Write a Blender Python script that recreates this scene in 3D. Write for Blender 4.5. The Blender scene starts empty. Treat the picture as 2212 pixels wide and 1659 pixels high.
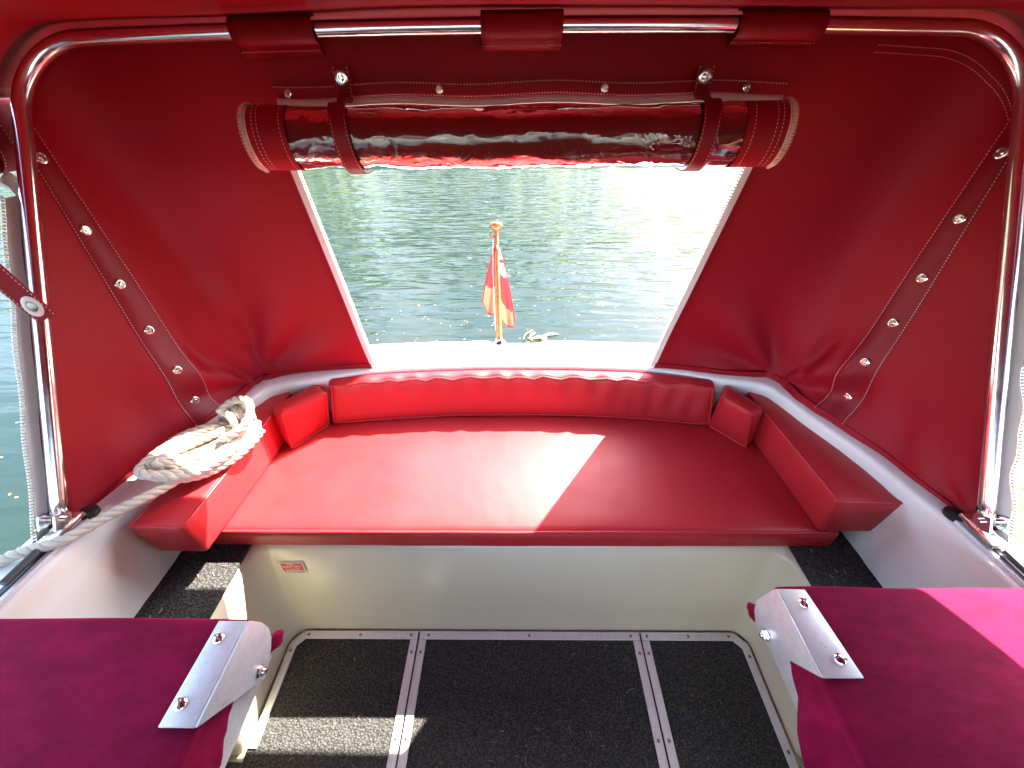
import bpy, bmesh, math, random
from mathutils import Vector, Matrix, Quaternion
from mathutils import noise as mnoise
random.seed(7)
S = bpy.context.scene
COL = S.collection
R = math.radians
# ------------------------------------------------------------------ camera
cam_d = bpy.data.cameras.new('camera')
cam_d.sensor_fit = 'HORIZONTAL'; cam_d.sensor_width = 36.0
cam_d.lens = 36.0 * 831.0 / 2212.0
cam_d.clip_start = 0.02; cam_d.clip_end = 1000
cam = bpy.data.objects.new('camera', cam_d); COL.objects.link(cam)
_p, _y, _r = R(38.3), R(0.8), R(0.6)
fw = Vector((-math.sin(_y) * math.cos(_p), math.cos(_y) * math.cos(_p), -math.sin(_p)))
rt = Vector((math.cos(_y), math.sin(_y), 0)); up = rt.cross(fw)
rt2 = rt * math.cos(_r) - up * math.sin(_r); up2 = up * math.cos(_r) + rt * math.sin(_r)
cam.matrix_world = Matrix(((rt2.x, up2.x, -fw.x, 0), (rt2.y, up2.y, -fw.y, 0), (rt2.z, up2.z, -fw.z, 1.25), (0, 0, 0, 1)))
S.camera = cam
# ------------------------------------------------------------------ sky, sun, exposure
SUN_DIR = Vector((0.665, 0.665, 1.0)).normalized()          # towards the sun
W = bpy.data.worlds.new('World'); S.world = W; W.use_nodes = True
wn = W.node_tree; bg = wn.nodes['Background']
sky = wn.nodes.new('ShaderNodeTexSky'); sky.sky_type = 'NISHITA'; sky.sun_disc = False
sky.sun_elevation = math.asin(SUN_DIR.z); sky.sun_rotation = math.atan2(SUN_DIR.x, SUN_DIR.y)
sky.air_density = 1.0; sky.dust_density = 2.0; sky.ozone_density = 1.0; sky.altitude = 20
# fair-weather cumulus all over the sky
tcw = wn.nodes.new('ShaderNodeTexCoord'); sxyz = wn.nodes.new('ShaderNodeSeparateXYZ'); wn.links.new(tcw.outputs['Generated'], sxyz.inputs[0])
def wmath(op, a, b):
    n = wn.nodes.new('ShaderNodeMath'); n.operation = op
    for i, v in enumerate((a, b)):
        if isinstance(v, (int, float)): n.inputs[i].default_value = v
        else: wn.links.new(v, n.inputs[i])
    return n.outputs[0]
zz = wmath('ADD', wmath('MAXIMUM', sxyz.outputs[2], 0.0), .22)
cxyz = wn.nodes.new('ShaderNodeCombineXYZ'); wn.links.new(wmath('DIVIDE', sxyz.outputs[0], zz), cxyz.inputs[0]); wn.links.new(wmath('DIVIDE', sxyz.outputs[1], zz), cxyz.inputs[1]); cxyz.inputs[2].default_value = CLOUD_SEED = 9.2
cn = wn.nodes.new('ShaderNodeTexNoise'); cn.inputs['Scale'].default_value = 1.0; cn.inputs['Detail'].default_value = 7; cn.inputs['Roughness'].default_value = .56; wn.links.new(cxyz.outputs[0], cn.inputs['Vector'])
cr = wn.nodes.new('ShaderNodeValToRGB'); cr.color_ramp.elements[0].position = .55; cr.color_ramp.elements[1].position = .70; wn.links.new(cn.outputs['Fac'], cr.inputs[0])
cm = wn.nodes.new('ShaderNodeMix'); cm.data_type = 'RGBA'; wn.links.new(wmath('MULTIPLY', cr.outputs[0], .9), cm.inputs[0]); wn.links.new(sky.outputs[0], cm.inputs[6]); cm.inputs[7].default_value = (9.0, 8.8, 8.6, 1)
wn.links.new(cm.outputs[2], bg.inputs[0]); bg.inputs[1].default_value = 0.13
sun_d = bpy.data.lights.new('sun', 'SUN'); sun_d.energy = 5.0; sun_d.angle = R(0.53); sun_d.color = (1.0, 0.92, 0.77)
sun = bpy.data.objects.new('sun', sun_d); COL.objects.link(sun)
sun.rotation_euler = (-SUN_DIR).to_track_quat('-Z', 'Y').to_euler()
sun.location = SUN_DIR * 30
S.view_settings.view_transform = 'Standard'; S.view_settings.look = 'None'
S.view_settings.gamma = 1.0; S.view_settings.exposure = 3.35; S.view_settings.use_curve_mapping = False
S.render.engine = 'CYCLES'
S.cycles.use_denoising = True
try: S.cycles.denoiser = 'OPENIMAGEDENOISE'
except Exception: pass
S.cycles.max_bounces = 10; S.cycles.diffuse_bounces = 6; S.cycles.glossy_bounces = 5; S.cycles.transparent_max_bounces = 16
S.cycles.sample_clamp_indirect = 8.0
S.cycles.caustics_reflective = False; S.cycles.caustics_refractive = False

# ------------------------------------------------------------------ materials
MATS = {}
class NT:
    def __init__(s, name):
        m = bpy.data.materials.new(name); m.use_nodes = True
        s.m = m; s.t = m.node_tree; s.n = s.t.nodes; s.b = s.n['Principled BSDF']; s.out = s.n['Material Output']
        s.tc = s.n.new('ShaderNodeTexCoord'); MATS[name] = m
    def new(s, t, **kw):
        n = s.n.new(t)
        for k, v in kw.items(): setattr(n, k, v)
        return n
    def L(s, a, b): s.t.links.new(a, b)
    def set(s, **kw):
        for k, v in kw.items():
            s.b.inputs[k.replace('_', ' ')].default_value = v
    def mapping(s, scale=(1, 1, 1), rot=(0, 0, 0), coord='Object'):
        mp = s.new('ShaderNodeMapping'); mp.inputs['Scale'].default_value = scale; mp.inputs['Rotation'].default_value = rot
        s.L(s.tc.outputs[coord], mp.inputs[0]); return mp.outputs[0]
    def noise(s, scale, detail=4, rough=.55, vec=None, dist=0):
        n = s.new('ShaderNodeTexNoise'); n.inputs['Scale'].default_value = scale; n.inputs['Detail'].default_value = detail
        n.inputs['Roughness'].default_value = rough; n.inputs['Distortion'].default_value = dist
        s.L(vec if vec is not None else s.tc.outputs['Object'], n.inputs['Vector']); return n.outputs['Fac']
    def voro(s, scale, vec=None, feature='F1', out='Distance'):
        n = s.new('ShaderNodeTexVoronoi'); n.feature = feature; n.inputs['Scale'].default_value = scale
        s.L(vec if vec is not None else s.tc.outputs['Object'], n.inputs['Vector']); return n.outputs[out]
    def ramp(s, fac, stops):
        n = s.new('ShaderNodeValToRGB'); e = n.color_ramp.elements
        while len(e) < len(stops): e.new(0.5)
        for i, (p, c) in enumerate(stops):
            e[i].position = p; e[i].color = (*c, 1) if len(c) == 3 else c
        s.L(fac, n.inputs[0]); return n.outputs[0]
    def math(s, op, a, b=None):
        n = s.new('ShaderNodeMath', operation=op)
        for i, v in enumerate((a, b)):
            if v is None: continue
            if isinstance(v, (int, float)): n.inputs[i].default_value = v
            else: s.L(v, n.inputs[i])
        return n.outputs[0]
    def mixc(s, fac, a, b, blend='MIX'):
        n = s.new('ShaderNodeMix', data_type='RGBA', blend_type=blend)
        for idx, v in ((0, fac), (6, a), (7, b)):
            if isinstance(v, (int, float)): n.inputs[idx].default_value = v
            elif isinstance(v, tuple): n.inputs[idx].default_value = (*v, 1)
            else: s.L(v, n.inputs[idx])
        return n.outputs[2]
    def bump(s, h, strength=.3, dist=.002, normal=None):
        n = s.new('ShaderNodeBump'); n.inputs['Strength'].default_value = strength; n.inputs['Distance'].default_value = dist
        s.L(h, n.inputs['Height'])
        if normal is not None: s.L(normal, n.inputs['Normal'])
        return n.outputs[0]
    def color(s, c): s.L(c, s.b.inputs['Base Color'])
    def rough(s, c): s.L(c, s.b.inputs['Roughness'])
    def normal(s, c): s.L(c, s.b.inputs['Normal'])
    def translucent(s, col, fac):
        t = s.new('ShaderNodeBsdfTranslucent'); t.inputs[0].default_value = (*col, 1)
        mx = s.new('ShaderNodeMixShader'); mx.inputs[0].default_value = fac
        s.L(s.b.outputs[0], mx.inputs[1]); s.L(t.outputs[0], mx.inputs[2]); s.L(mx.outputs[0], s.out.inputs[0])

def varied(name, c1, c2, scale=6, rough=.5, bump_scale=None, bump_str=.15, bump_d=.001, **kw):
    k = NT(name); k.color(k.ramp(k.noise(scale, 5), [(.3, c1), (.7, c2)]))
    k.set(Roughness=rough, **kw)
    if bump_scale: k.normal(k.bump(k.noise(bump_scale, 3), bump_str, bump_d))
    return k

def mat_canvas(nm='canvas', tone=1.0, spec=.20):
    k = NT(nm)
    n1 = k.noise(2.2, 5); n2 = k.noise(40, 3)
    c = k.ramp(n1, [(.3, (.265, .0035, .0125)), (.7, (.32, .005, .016))])
    c = k.mixc(k.math('MULTIPLY', n2, .35), c, (.24, .003, .010))
    c = k.mixc(1.0, c, (tone, tone, tone), 'MULTIPLY'); k.color(c); k.set(Roughness=.5 if nm == 'canvas' else .42, Specular_IOR_Level=spec); k.set(Sheen_Weight=.02, Sheen_Roughness=.5)
    k.b.inputs['Sheen Tint'].default_value = (1, .5, .5, 1)
    w = k.new('ShaderNodeTexWave'); w.inputs['Scale'].default_value = 420; w.bands_direction = 'Z'; k.L(k.tc.outputs['Object'], w.inputs[0])
    w2 = k.new('ShaderNodeTexWave'); w2.inputs['Scale'].default_value = 420; w2.bands_direction = 'X'; k.L(k.tc.outputs['Object'], w2.inputs[0])
    b1 = k.bump(k.math('ADD', w.outputs['Fac'], w2.outputs['Fac']), .12, .0005)
    k.normal(k.bump(k.noise(9, 4), .25, .006, b1))
mat_canvas(); mat_canvas('canvas_tape', .72, .30)
def mat_vinyl():
    k = NT('vinyl')
    k.color(k.ramp(k.noise(5, 4), [(.3, (.39, .014, .019)), (.7, (.44, .018, .023))]))
    k.set(Specular_IOR_Level=.45)
    k.rough(k.ramp(k.noise(14, 5), [(.3, (.43,) * 3), (.75, (.53,) * 3)]))
    b1 = k.bump(k.voro(700), .10, .0006)
    k.normal(k.bump(k.noise(10, 3), .22, .006, b1))
mat_vinyl()
def mat_velvet():
    k = NT('velvet')
    n = k.noise(18, 6, .65, k.mapping((1, 2.2, 1), (0, 0, .5)))
    n2 = k.noise(260, 3, .7)
    c = k.ramp(n, [(.3, (.115, .0015, .021)), (.72, (.25, .004, .048))])
    k.color(k.mixc(k.math('MULTIPLY', n2, .5), c, (.16, .003, .030)))
    k.set(Roughness=.85, Sheen_Weight=.32, Sheen_Roughness=.35, Specular_IOR_Level=.1)
    k.b.inputs['Sheen Tint'].default_value = (1.0, .10, .28, 1)
    k.normal(k.bump(n2, .35, .0012, k.bump(n, .3, .004)))
mat_velvet()
def mat_gel(name, c1, c2, rough=.28):
    k = NT(name)
    n = k.noise(3, 3, .5); c = k.ramp(n, [(.3, c1), (.7, c2)])
    # small scuffs and grime spots
    v = k.noise(240, 3, .6); spots = k.ramp(v, [(.72, (0, 0, 0)), (.78, (1, 1, 1))])
    k.color(k.mixc(k.math('MULTIPLY', spots, .16), c, (.30, .27, .22)))
    k.set(Roughness=rough)
    k.set(Coat_Weight=.0)
    k.normal(k.bump(k.noise(2.2, 1), .05, .006))
mat_gel('gelcoat', (.73, .725, .695), (.77, .765, .735))
mat_gel('gelcoat_cream', (.70, .655, .475), (.715, .675, .50), .26)
def mat_carpet():
    k = NT('carpet')
    mp = k.mapping((1, 1.0, 1))
    sp = k.new('ShaderNodeMapping'); sp.inputs['Scale'].default_value = (150, 190, 150); k.L(k.tc.outputs['Object'], sp.inputs[0])
    v = k.voro(1.0, sp.outputs[0]); n = k.noise(420, 3, .7); n3 = k.noise(9, 5)
    h = k.math('ADD', k.math('MULTIPLY', v, -1.0), k.math('MULTIPLY', n, .6))
    c = k.ramp(v, [(.05, (.10, .10, .097)), (.6, (.026, .026, .028))])
    c = k.mixc(k.ramp(n, [(.52, (0, 0, 0)), (.72, (1, 1, 1))]), c, (.17, .165, .155))
    c = k.mixc(k.math('MULTIPLY', n3, .5), c, (.04, .04, .041))
    k.color(c); k.set(Roughness=.95, Specular_IOR_Level=.1)
    k.normal(k.bump(h, .9, .004))
mat_carpet()
def mat_metal(name, base, rough, grain=None, spots=False):
    k = NT(name); k.set(Metallic=1.0, Roughness=rough)
    n = k.noise(40, 5, .6, k.mapping(grain or (1, 1, 1)))
    c = k.ramp(n, [(.3, tuple(x * .82 for x in base)), (.7, base)])
    if spots:
        s = k.ramp(k.noise(95, 5, .7), [(.60, (0, 0, 0)), (.70, (1, 1, 1))]); c = k.mixc(k.math('MULTIPLY', s, .5), c, tuple(x * .45 for x in base))
    k.color(c); k.rough(k.ramp(n, [(.3, (rough + .08,) * 3), (.7, (max(.03, rough - .05),) * 3)]))
    k.normal(k.bump(n, .04, .001))
mat_metal('steel', (.93, .92, .88), .16)
mat_metal('aluminium', (.74, .75, .78), .48, (1, 1, 1), True); MATS['aluminium'].node_tree.nodes['Principled BSDF'].inputs['Metallic'].default_value = .6
mat_metal('trim_aluminium', (.76, .76, .79), .5, (12, 1, 1)); MATS['trim_aluminium'].node_tree.nodes['Principled BSDF'].inputs['Metallic'].default_value = .35
mat_metal('nickel', (.78, .74, .66), .16)
mat_metal('dark_screw', (.30, .29, .28), .35)
varied('thread', (.62, .42, .40), (.72, .55, .52), 30, .8)
varied('zip_tape', (.74, .70, .68), (.80, .77, .74), 30, .75, 300, .3, .001)
varied('zip_tooth', (.72, .66, .58), (.80, .75, .68), 60, .45)
varied('beige_tooth', (.62, .46, .34), (.70, .55, .42), 60, .5)
varied('black_plastic', (.010, .010, .011), (.022, .022, .023), 20, .38, 200, .1)
varied('white_plastic', (.72, .71, .68), (.78, .77, .74), 20, .35)
varied('red_print', (.62, .04, .03), (.68, .055, .04), 60, .5)
varied('white_print', (.78, .76, .70), (.82, .80, .75), 60, .5)
varied('ink', (.03, .03, .03), (.05, .05, .05), 60, .6)
def mat_rope():
    k = NT('rope')
    w = k.noise(420, 4, .7, k.mapping((1, 1, 1)))
    c = k.ramp(k.noise(16, 5), [(.3, (.50, .43, .33)), (.7, (.66, .60, .50))])
    k.color(k.mixc(k.math('MULTIPLY', w, .5), c, (.38, .32, .24))); k.set(Roughness=.85, Specular_IOR_Level=.2)
    k.normal(k.bump(w, .5, .0012))
mat_rope()
def mat_wood():
    k = NT('varnished_wood')
    k.color(k.ramp(k.noise(22, 6, .6, k.mapping((6, 6, .5))), [(.3, (.26, .09, .02)), (.7, (.50, .22, .06))]))
    k.set(Roughness=.25, Coat_Weight=.5, Coat_Roughness=.08)
mat_wood()
for nm, c in (('flag_red', (.60, .025, .03)), ('flag_blue', (.09, .10, .13)), ('flag_sunlit', (.66, .13, .08)), ('flag_white', (.78, .77, .74)), ('flag_hem', (.42, .015, .02))):
    k = NT(nm); k.color(k.ramp(k.noise(25, 4), [(.3, tuple(x * .9 for x in c)), (.7, c)])); k.set(Roughness=.8)
    k.normal(k.bump(k.noise(300, 2), .2, .0006)); k.translucent(c, .45)
def mat_clear():
    k = NT('clear_vinyl')
    fr = k.new('ShaderNodeFresnel'); fr.inputs[0].default_value = 1.52
    gl = k.new('ShaderNodeBsdfGlossy'); gl.inputs['Roughness'].default_value = .045; gl.inputs[0].default_value = (1, .96, .9, 1)
    tr = k.new('ShaderNodeBsdfTransparent'); tr.inputs[0].default_value = (.93, .90, .86, 1)
    df = k.new('ShaderNodeBsdfDiffuse'); df.inputs[0].default_value = (.075, .035, .03, 1)
    b = k.bump(k.noise(16, 1.6, .5, None, 1.5), .30, .012)
    for n in (fr, gl): k.L(b, n.inputs['Normal'])
    m1 = k.new('ShaderNodeMixShader'); m1.inputs[0].default_value = .16; k.L(tr.outputs[0], m1.inputs[1]); k.L(df.outputs[0], m1.inputs[2])
    m2 = k.new('ShaderNodeMixShader'); f2 = k.math('MINIMUM', k.math('MULTIPLY', fr.outputs[0], 1.15), 1.0); k.L(f2, m2.inputs[0])
    k.L(m1.outputs[0], m2.inputs[1]); k.L(gl.outputs[0], m2.inputs[2]); k.L(m2.outputs[0], k.out.inputs[0])
mat_clear()
def mat_water():
    k = NT('river_water')
    k.color(k.ramp(k.noise(.35, 4), [(.3, (.006, .015, .012)), (.7, (.010, .020, .015))]))
    k.set(Roughness=.025, IOR=1.33)
    v1 = k.mapping((2.0, 8.2, 1), (0, 0, R(-13)))
    a = k.noise(1.0, 2, .45, v1, .5)
    v2 = k.mapping((3.2, 10.5, 1), (0, 0, R(9)))
    b = k.noise(1.0, 2, .5, v2, .4)
    c = k.noise(1.1, 3, .5)
    h = k.math('ADD', k.math('MULTIPLY', a, 1.0), k.math('MULTIPLY', b, .20))
    # calmer lee close behind the stern
    sep = k.new('ShaderNodeSeparateXYZ'); k.L(k.tc.outputs['Object'], sep.inputs[0])
    mr = k.new('ShaderNodeMapRange'); mr.inputs[1].default_value = 2.9; mr.inputs[2].default_value = 5.2; mr.inputs[3].default_value = .10; mr.inputs[4].default_value = 1.0
    k.L(k.math('ADD', sep.outputs[1], k.math('MULTIPLY', c, 1.6)), mr.inputs[0])
    k.normal(k.bump(k.math('MULTIPLY', h, mr.outputs[0]), 1.0, .070))
mat_water()
def mat_leaf(name, c1, c2, tr):
    k = NT(name); k.color(k.ramp(k.noise(.5, 4), [(.3, c1), (.7, c2)])); k.set(Roughness=.6); k.translucent(tr, .35)
mat_leaf('far_leaves', (.09, .15, .012), (.17, .25, .025), (.36, .50, .03))
mat_leaf('floating_leaf', (.45, .40, .10), (.62, .58, .22), (.5, .45, .1))
varied('bank_earth', (.14, .09, .035), (.34, .21, .08), 5, .75, 22, .9, .03)
varied('grass_bank', (.06, .09, .025), (.11, .14, .04), 2, .9, 30, .6, .03)
varied('jetty_wood', (.62, .60, .56), (.74, .72, .68), 8, .6, 60, .3)
varied('bark', (.08, .055, .035), (.14, .10, .07), 8, .9, 30, .6, .02)
varied('straw', (.42, .36, .20), (.60, .55, .38), 60, .8)

# ------------------------------------------------------------------ mesh helpers
def mk(name, verts, faces, mat, parent=None, smooth=True, fmats=None, auto=None):
    me = bpy.data.meshes.new(name); me.from_pydata([tuple(v) for v in verts], [], faces)
    for m in (mat if isinstance(mat, (list, tuple)) else [mat]): me.materials.append(MATS[m])
    if fmats: me.polygons.foreach_set('material_index', fmats)
    me.polygons.foreach_set('use_smooth', [smooth] * len(me.polygons)); me.update()
    if auto is not None: me.set_sharp_from_angle(angle=R(auto))
    o = bpy.data.objects.new(name, me); COL.objects.link(o)
    if parent: put(o, parent)
    return o
def put(o, parent):
    o.parent = parent; o.matrix_parent_inverse = Matrix.Translation(-world_loc(parent))
def world_loc(o):
    v = Vector(o.location); p = o.parent
    return v if not p else v      # things are never nested under moved parts
def tag(o, label=None, cat=None, group=None, kind=None):
    if label: o['label'] = label
    if cat: o['category'] = cat
    if group: o['group'] = group
    if kind: o['kind'] = kind
    return o
def thing(name, label, cat, loc, group=None):
    o = bpy.data.objects.new(name, None); COL.objects.link(o); o.location = loc; o.empty_display_size = .05
    return tag(o, label, cat, group)
def from_bm(name, bm, mat, parent=None, auto=35):
    me = bpy.data.meshes.new(name); bm.normal_update(); bm.to_mesh(me); bm.free()
    for m in (mat if isinstance(mat, (list, tuple)) else [mat]): me.materials.append(MATS[m])
    me.polygons.foreach_set('use_smooth', [True] * len(me.polygons)); me.set_sharp_from_angle(angle=R(auto))
    o = bpy.data.objects.new(name, me); COL.objects.link(o)
    if parent: put(o, parent)
    return o
def bm_box(bm, c, size, rot=None, bev=0, seg=2):
    r = bmesh.ops.create_cube(bm, size=1.0); vs = r['verts']
    bmesh.ops.scale(bm, verts=vs, vec=size)
    if bev:
        es = {e for v in vs for e in v.link_edges}
        rr = bmesh.ops.bevel(bm, geom=list(es), offset=bev, segments=seg, affect='EDGES', profile=.5); 
        vs = list({v for f in rr['faces'] for v in f.verts} | {v for v in vs if v.is_valid})
    M = Matrix.Translation(Vector(c)) @ (rot.to_4x4() if rot else Matrix())
    bmesh.ops.transform(bm, matrix=M, verts=vs)
def frames(pts, closed=False, upv=None):
    n = len(pts); T = []
    for i in range(n):
        a = pts[(i - 1) % n] if (closed or i > 0) else pts[0]; b = pts[(i + 1) % n] if (closed or i < n - 1) else pts[-1]
        t = (b - a); T.append(t.normalized() if t.length > 1e-9 else Vector((0, 0, 1)))
    u = upv or (Vector((0, 0, 1)) if abs(T[0].z) < .9 else Vector((1, 0, 0)))
    U = (u - T[0] * u.dot(T[0])).normalized(); out = []
    for i in range(n):
        if i: 
            q = T[i - 1].rotation_difference(T[i]); U = q @ U; U = (U - T[i] * U.dot(T[i])).normalized()
        out.append((T[i], U.copy(), T[i].cross(U)))
    return out
def tube(pts, r, n=10, closed=False, cap=True, verts=None, faces=None):
    pts = [Vector(p) for p in pts]; verts = [] if verts is None else verts; faces = [] if faces is None else faces
    b0 = len(verts); fr = frames(pts, closed); m = len(pts)
    for i, (t, u, w) in enumerate(fr):
        rr = r(i / (m - 1)) if callable(r) else r
        for j in range(n):
            a = 2 * math.pi * j / n; verts.append(pts[i] + u * math.cos(a) * rr + w * math.sin(a) * rr)
    for i in range(m if closed else m - 1):
        i2 = (i + 1) % m
        for j in range(n):
            j2 = (j + 1) % n; faces.append((b0 + i * n + j, b0 + i * n + j2, b0 + i2 * n + j2, b0 + i2 * n + j))
    if cap and not closed:
        faces.append(tuple(b0 + j for j in reversed(range(n)))); faces.append(tuple(b0 + (m - 1) * n + j for j in range(n)))
    return verts, faces
def ribbon(pts, wid, side, thick, verts=None, faces=None):
    """flat strap along pts; side(i) is the width direction; a closed box section"""
    verts = [] if verts is None else verts; faces = [] if faces is None else faces; b0 = len(verts); m = len(pts)
    pts = [Vector(p) for p in pts]; fr = frames(pts)
    for i in range(m):
        s = Vector(side(i) if callable(side) else side); t = fr[i][0]; s = (s - t * s.dot(t)).normalized(); nn = t.cross(s)
        w = wid(i / (m - 1)) if callable(wid) else wid
        for a, b in ((-.5, -.5), (.5, -.5), (.5, .5), (-.5, .5)): verts.append(pts[i] + s * w * a + nn * thick * b)
    for i in range(m - 1):
        for j in range(4):
            j2 = (j + 1) % 4; faces.append((b0 + i * 4 + j, b0 + i * 4 + j2, b0 + i * 4 + 4 + j2, b0 + i * 4 + 4 + j))
    faces.append((b0 + 3, b0 + 2, b0 + 1, b0)); e = b0 + (m - 1) * 4; faces.append((e, e + 1, e + 2, e + 3))
    return verts, faces
def resample(pts, step=None, n=None):
    pts = [Vector(p) for p in pts]; d = [0]
    for a, b in zip(pts, pts[1:]): d.append(d[-1] + (b - a).length)
    tot = d[-1]; n = n or max(2, int(round(tot / step)) + 1); out = []; k = 0
    for i in range(n):
        s = tot * i / (n - 1)
        while k < len(d) - 2 and d[k + 1] < s: k += 1
        f = (s - d[k]) / max(1e-9, d[k + 1] - d[k]); out.append(pts[k].lerp(pts[k + 1], min(1, max(0, f))))
    return out
def smooth_path(keys, per=10):
    k = [Vector(p) for p in keys]; k = [k[0] * 2 - k[1]] + k + [k[-1] * 2 - k[-2]]; out = []
    for i in range(1, len(k) - 2):
        for j in range(per):
            t = j / per; a, b, c, d = k[i - 1:i + 3]
            out.append(.5 * ((2 * b) + (c - a) * t + (2 * a - 5 * b + 4 * c - d) * t * t + (3 * b - 3 * c + d - a) * t ** 3))
    out.append(k[-2]); return out
def stitches(name, pts, nrm, parent, mat='thread', wid=.0013, ln=.0042, gap=.0018, lift=.0012):
    pts = resample(pts, .003); fr = frames(pts); V = []; Fc = []
    per = max(1, int(round((ln + gap) / .003))); on = max(1, int(round(ln / .003)))
    i = 0
    while i + on < len(pts):
        nn = Vector(nrm(pts[i]) if callable(nrm) else nrm); a, b = pts[i] + nn * lift, pts[i + on] + nn * lift
        s = fr[i][0].cross(nn).normalized() * wid * .5; c = (a + b) * .5 + nn * wid * .5; k = len(V)
        V += [a - s, a + s, b + s, b - s, c]; Fc += [(k, k + 1, k + 4), (k + 1, k + 2, k + 4), (k + 2, k + 3, k + 4), (k + 3, k, k + 4)]
        i += per
    o = mk(name, V, Fc, mat, parent, False); o['kind'] = 'stuff'; return o
def lathe(profile, n=20):
    V, Fc = [], []
    for r, z in profile:
        for j in range(n):
            a = 2 * math.pi * j / n; V.append(Vector((r * math.cos(a), r * math.sin(a), z)))
    for i in range(len(profile) - 1):
        for j in range(n):
            j2 = (j + 1) % n; Fc.append((i * n + j, i * n + j2, i * n + n + j2, i * n + n + j))
    Fc.append(tuple(reversed(range(n)))); Fc.append(tuple((len(profile) - 1) * n + j for j in range(n)))
    return V, Fc
def orient(o, loc, nrm, roll=0, scale=1, parent=None):
    q = Vector(nrm).to_track_quat('Z', 'Y') @ Quaternion((0, 0, 1), roll)
    o.rotation_mode = 'QUATERNION'
    if parent is not None:
        o.parent = parent; o.matrix_parent_inverse = Matrix.Translation(-PW[parent.name])
    o.location = loc; o.rotation_quaternion = q; o.scale = (scale,) * 3
PW = {}
def inst(name, mesh, loc, nrm, parent, roll=0, scale=1):
    o = bpy.data.objects.new(name, mesh); COL.objects.link(o)
    top = parent
    while top.parent: top = top.parent
    q = Vector(nrm).to_track_quat('Z', 'Y') @ Quaternion((0, 0, 1), roll)
    o.rotation_mode = 'QUATERNION'; o.parent = parent
    # parents' meshes are written in world coordinates; only the thing's Empty carries an offset
    o.matrix_parent_inverse = Matrix.Translation(-Vector(top.location)) if parent == top else Matrix()
    o.location = loc; o.rotation_quaternion = q; o.scale = (scale,) * 3
    return o
_put_old = put
def put(o, parent):
    o.parent = parent
    o.matrix_parent_inverse = Matrix.Translation(-Vector(parent.location)) if not parent.parent else Matrix()
def mesh_only(name, V, Fc, mats, fm=None, auto=40):
    me = bpy.data.meshes.new(name); me.from_pydata([tuple(v) for v in V], [], Fc)
    for m in mats: me.materials.append(MATS[m])
    if fm: me.polygons.foreach_set('material_index', fm)
    me.polygons.foreach_set('use_smooth', [True] * len(me.polygons)); me.update(); me.set_sharp_from_angle(angle=R(auto)); return me
# turn-button / snap: ring with a socket and a stud
def snap_mesh():
    V, Fc = lathe([(.0115, 0), (.0118, .0010), (.0105, .0022), (.0082, .0024), (.0072, .0012), (.0070, .0006)], 22)
    V2, F2 = lathe([(.0052, .0006), (.0052, .0016), (.0040, .0026), (.0018, .0030)], 12); k = len(V); V += V2; Fc += [tuple(i + k for i in f) for f in F2]
    for z, rot in ((.0040, .6),):
        b = len(V)
        for a, c in ((-1, -1), (1, -1), (1, 1), (-1, 1)):
            for zz in (.0006, .0040): V.append(Matrix.Rotation(rot, 3, 'Z') @ Vector((a * .0062, c * .0016, zz)))
        Fc += [(b + 1, b + 3, b + 5, b + 7), (b, b + 1, b + 7, b + 6), (b, b + 2, b + 3, b + 1), (b + 2, b + 4, b + 5, b + 3), (b + 4, b + 6, b + 7, b + 5)]
    return mesh_only('snap_fastener', V, Fc, ['nickel'])
SNAP = snap_mesh()
def screw_mesh(r=.0042, slot=True, mat='dark_screw'):
    V, Fc = lathe([(r, 0), (r * .98, r * .18), (r * .7, r * .38), (r * .3, r * .46)], 14)
    return mesh_only('screw', V, Fc, [mat])
SCREW = screw_mesh()
def slotted_mesh():
    V, Fc = lathe([(.0085, 0), (.0083, .0015), (.0068, .0036), (.0040, .0048), (.0012, .0052)], 18); fm = [0] * len(Fc)
    b = len(V)
    for x, y in ((-.0075, -.0009), (.0075, -.0009), (.0075, .0009), (-.0075, .0009)): 
        for z in (.001, .0054): V.append(Vector((x, y, z)))
    Fc += [(b + 1, b + 3, b + 5, b + 7), (b, b + 1, b + 7, b + 6), (b, b + 2, b + 3, b + 1), (b + 2, b + 4, b + 5, b + 3), (b + 4, b + 6, b + 7, b + 5)]
    fm += [1] * 5
    return mesh_only('slotted_screw', V, Fc, ['steel', 'dark_screw'], fm)
SLOT = slotted_mesh()
def nut_mesh():
    V, Fc = lathe([(.0105, 0), (.0105, .0015)], 20)
    V2, F2 = lathe([(.0085, .0015), (.0085, .0075), (.0076, .0088)], 6); k = len(V); V += V2; Fc += [tuple(i + k for i in f) for f in F2]
    V2, F2 = lathe([(.0050, .0088), (.0050, .0125), (.0043, .0132)], 14); k = len(V); V += V2; Fc += [tuple(i + k for i in f) for f in F2]
    return mesh_only('bolt', V, Fc, ['steel'], None, 25)
NUT = nut_mesh()
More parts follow.
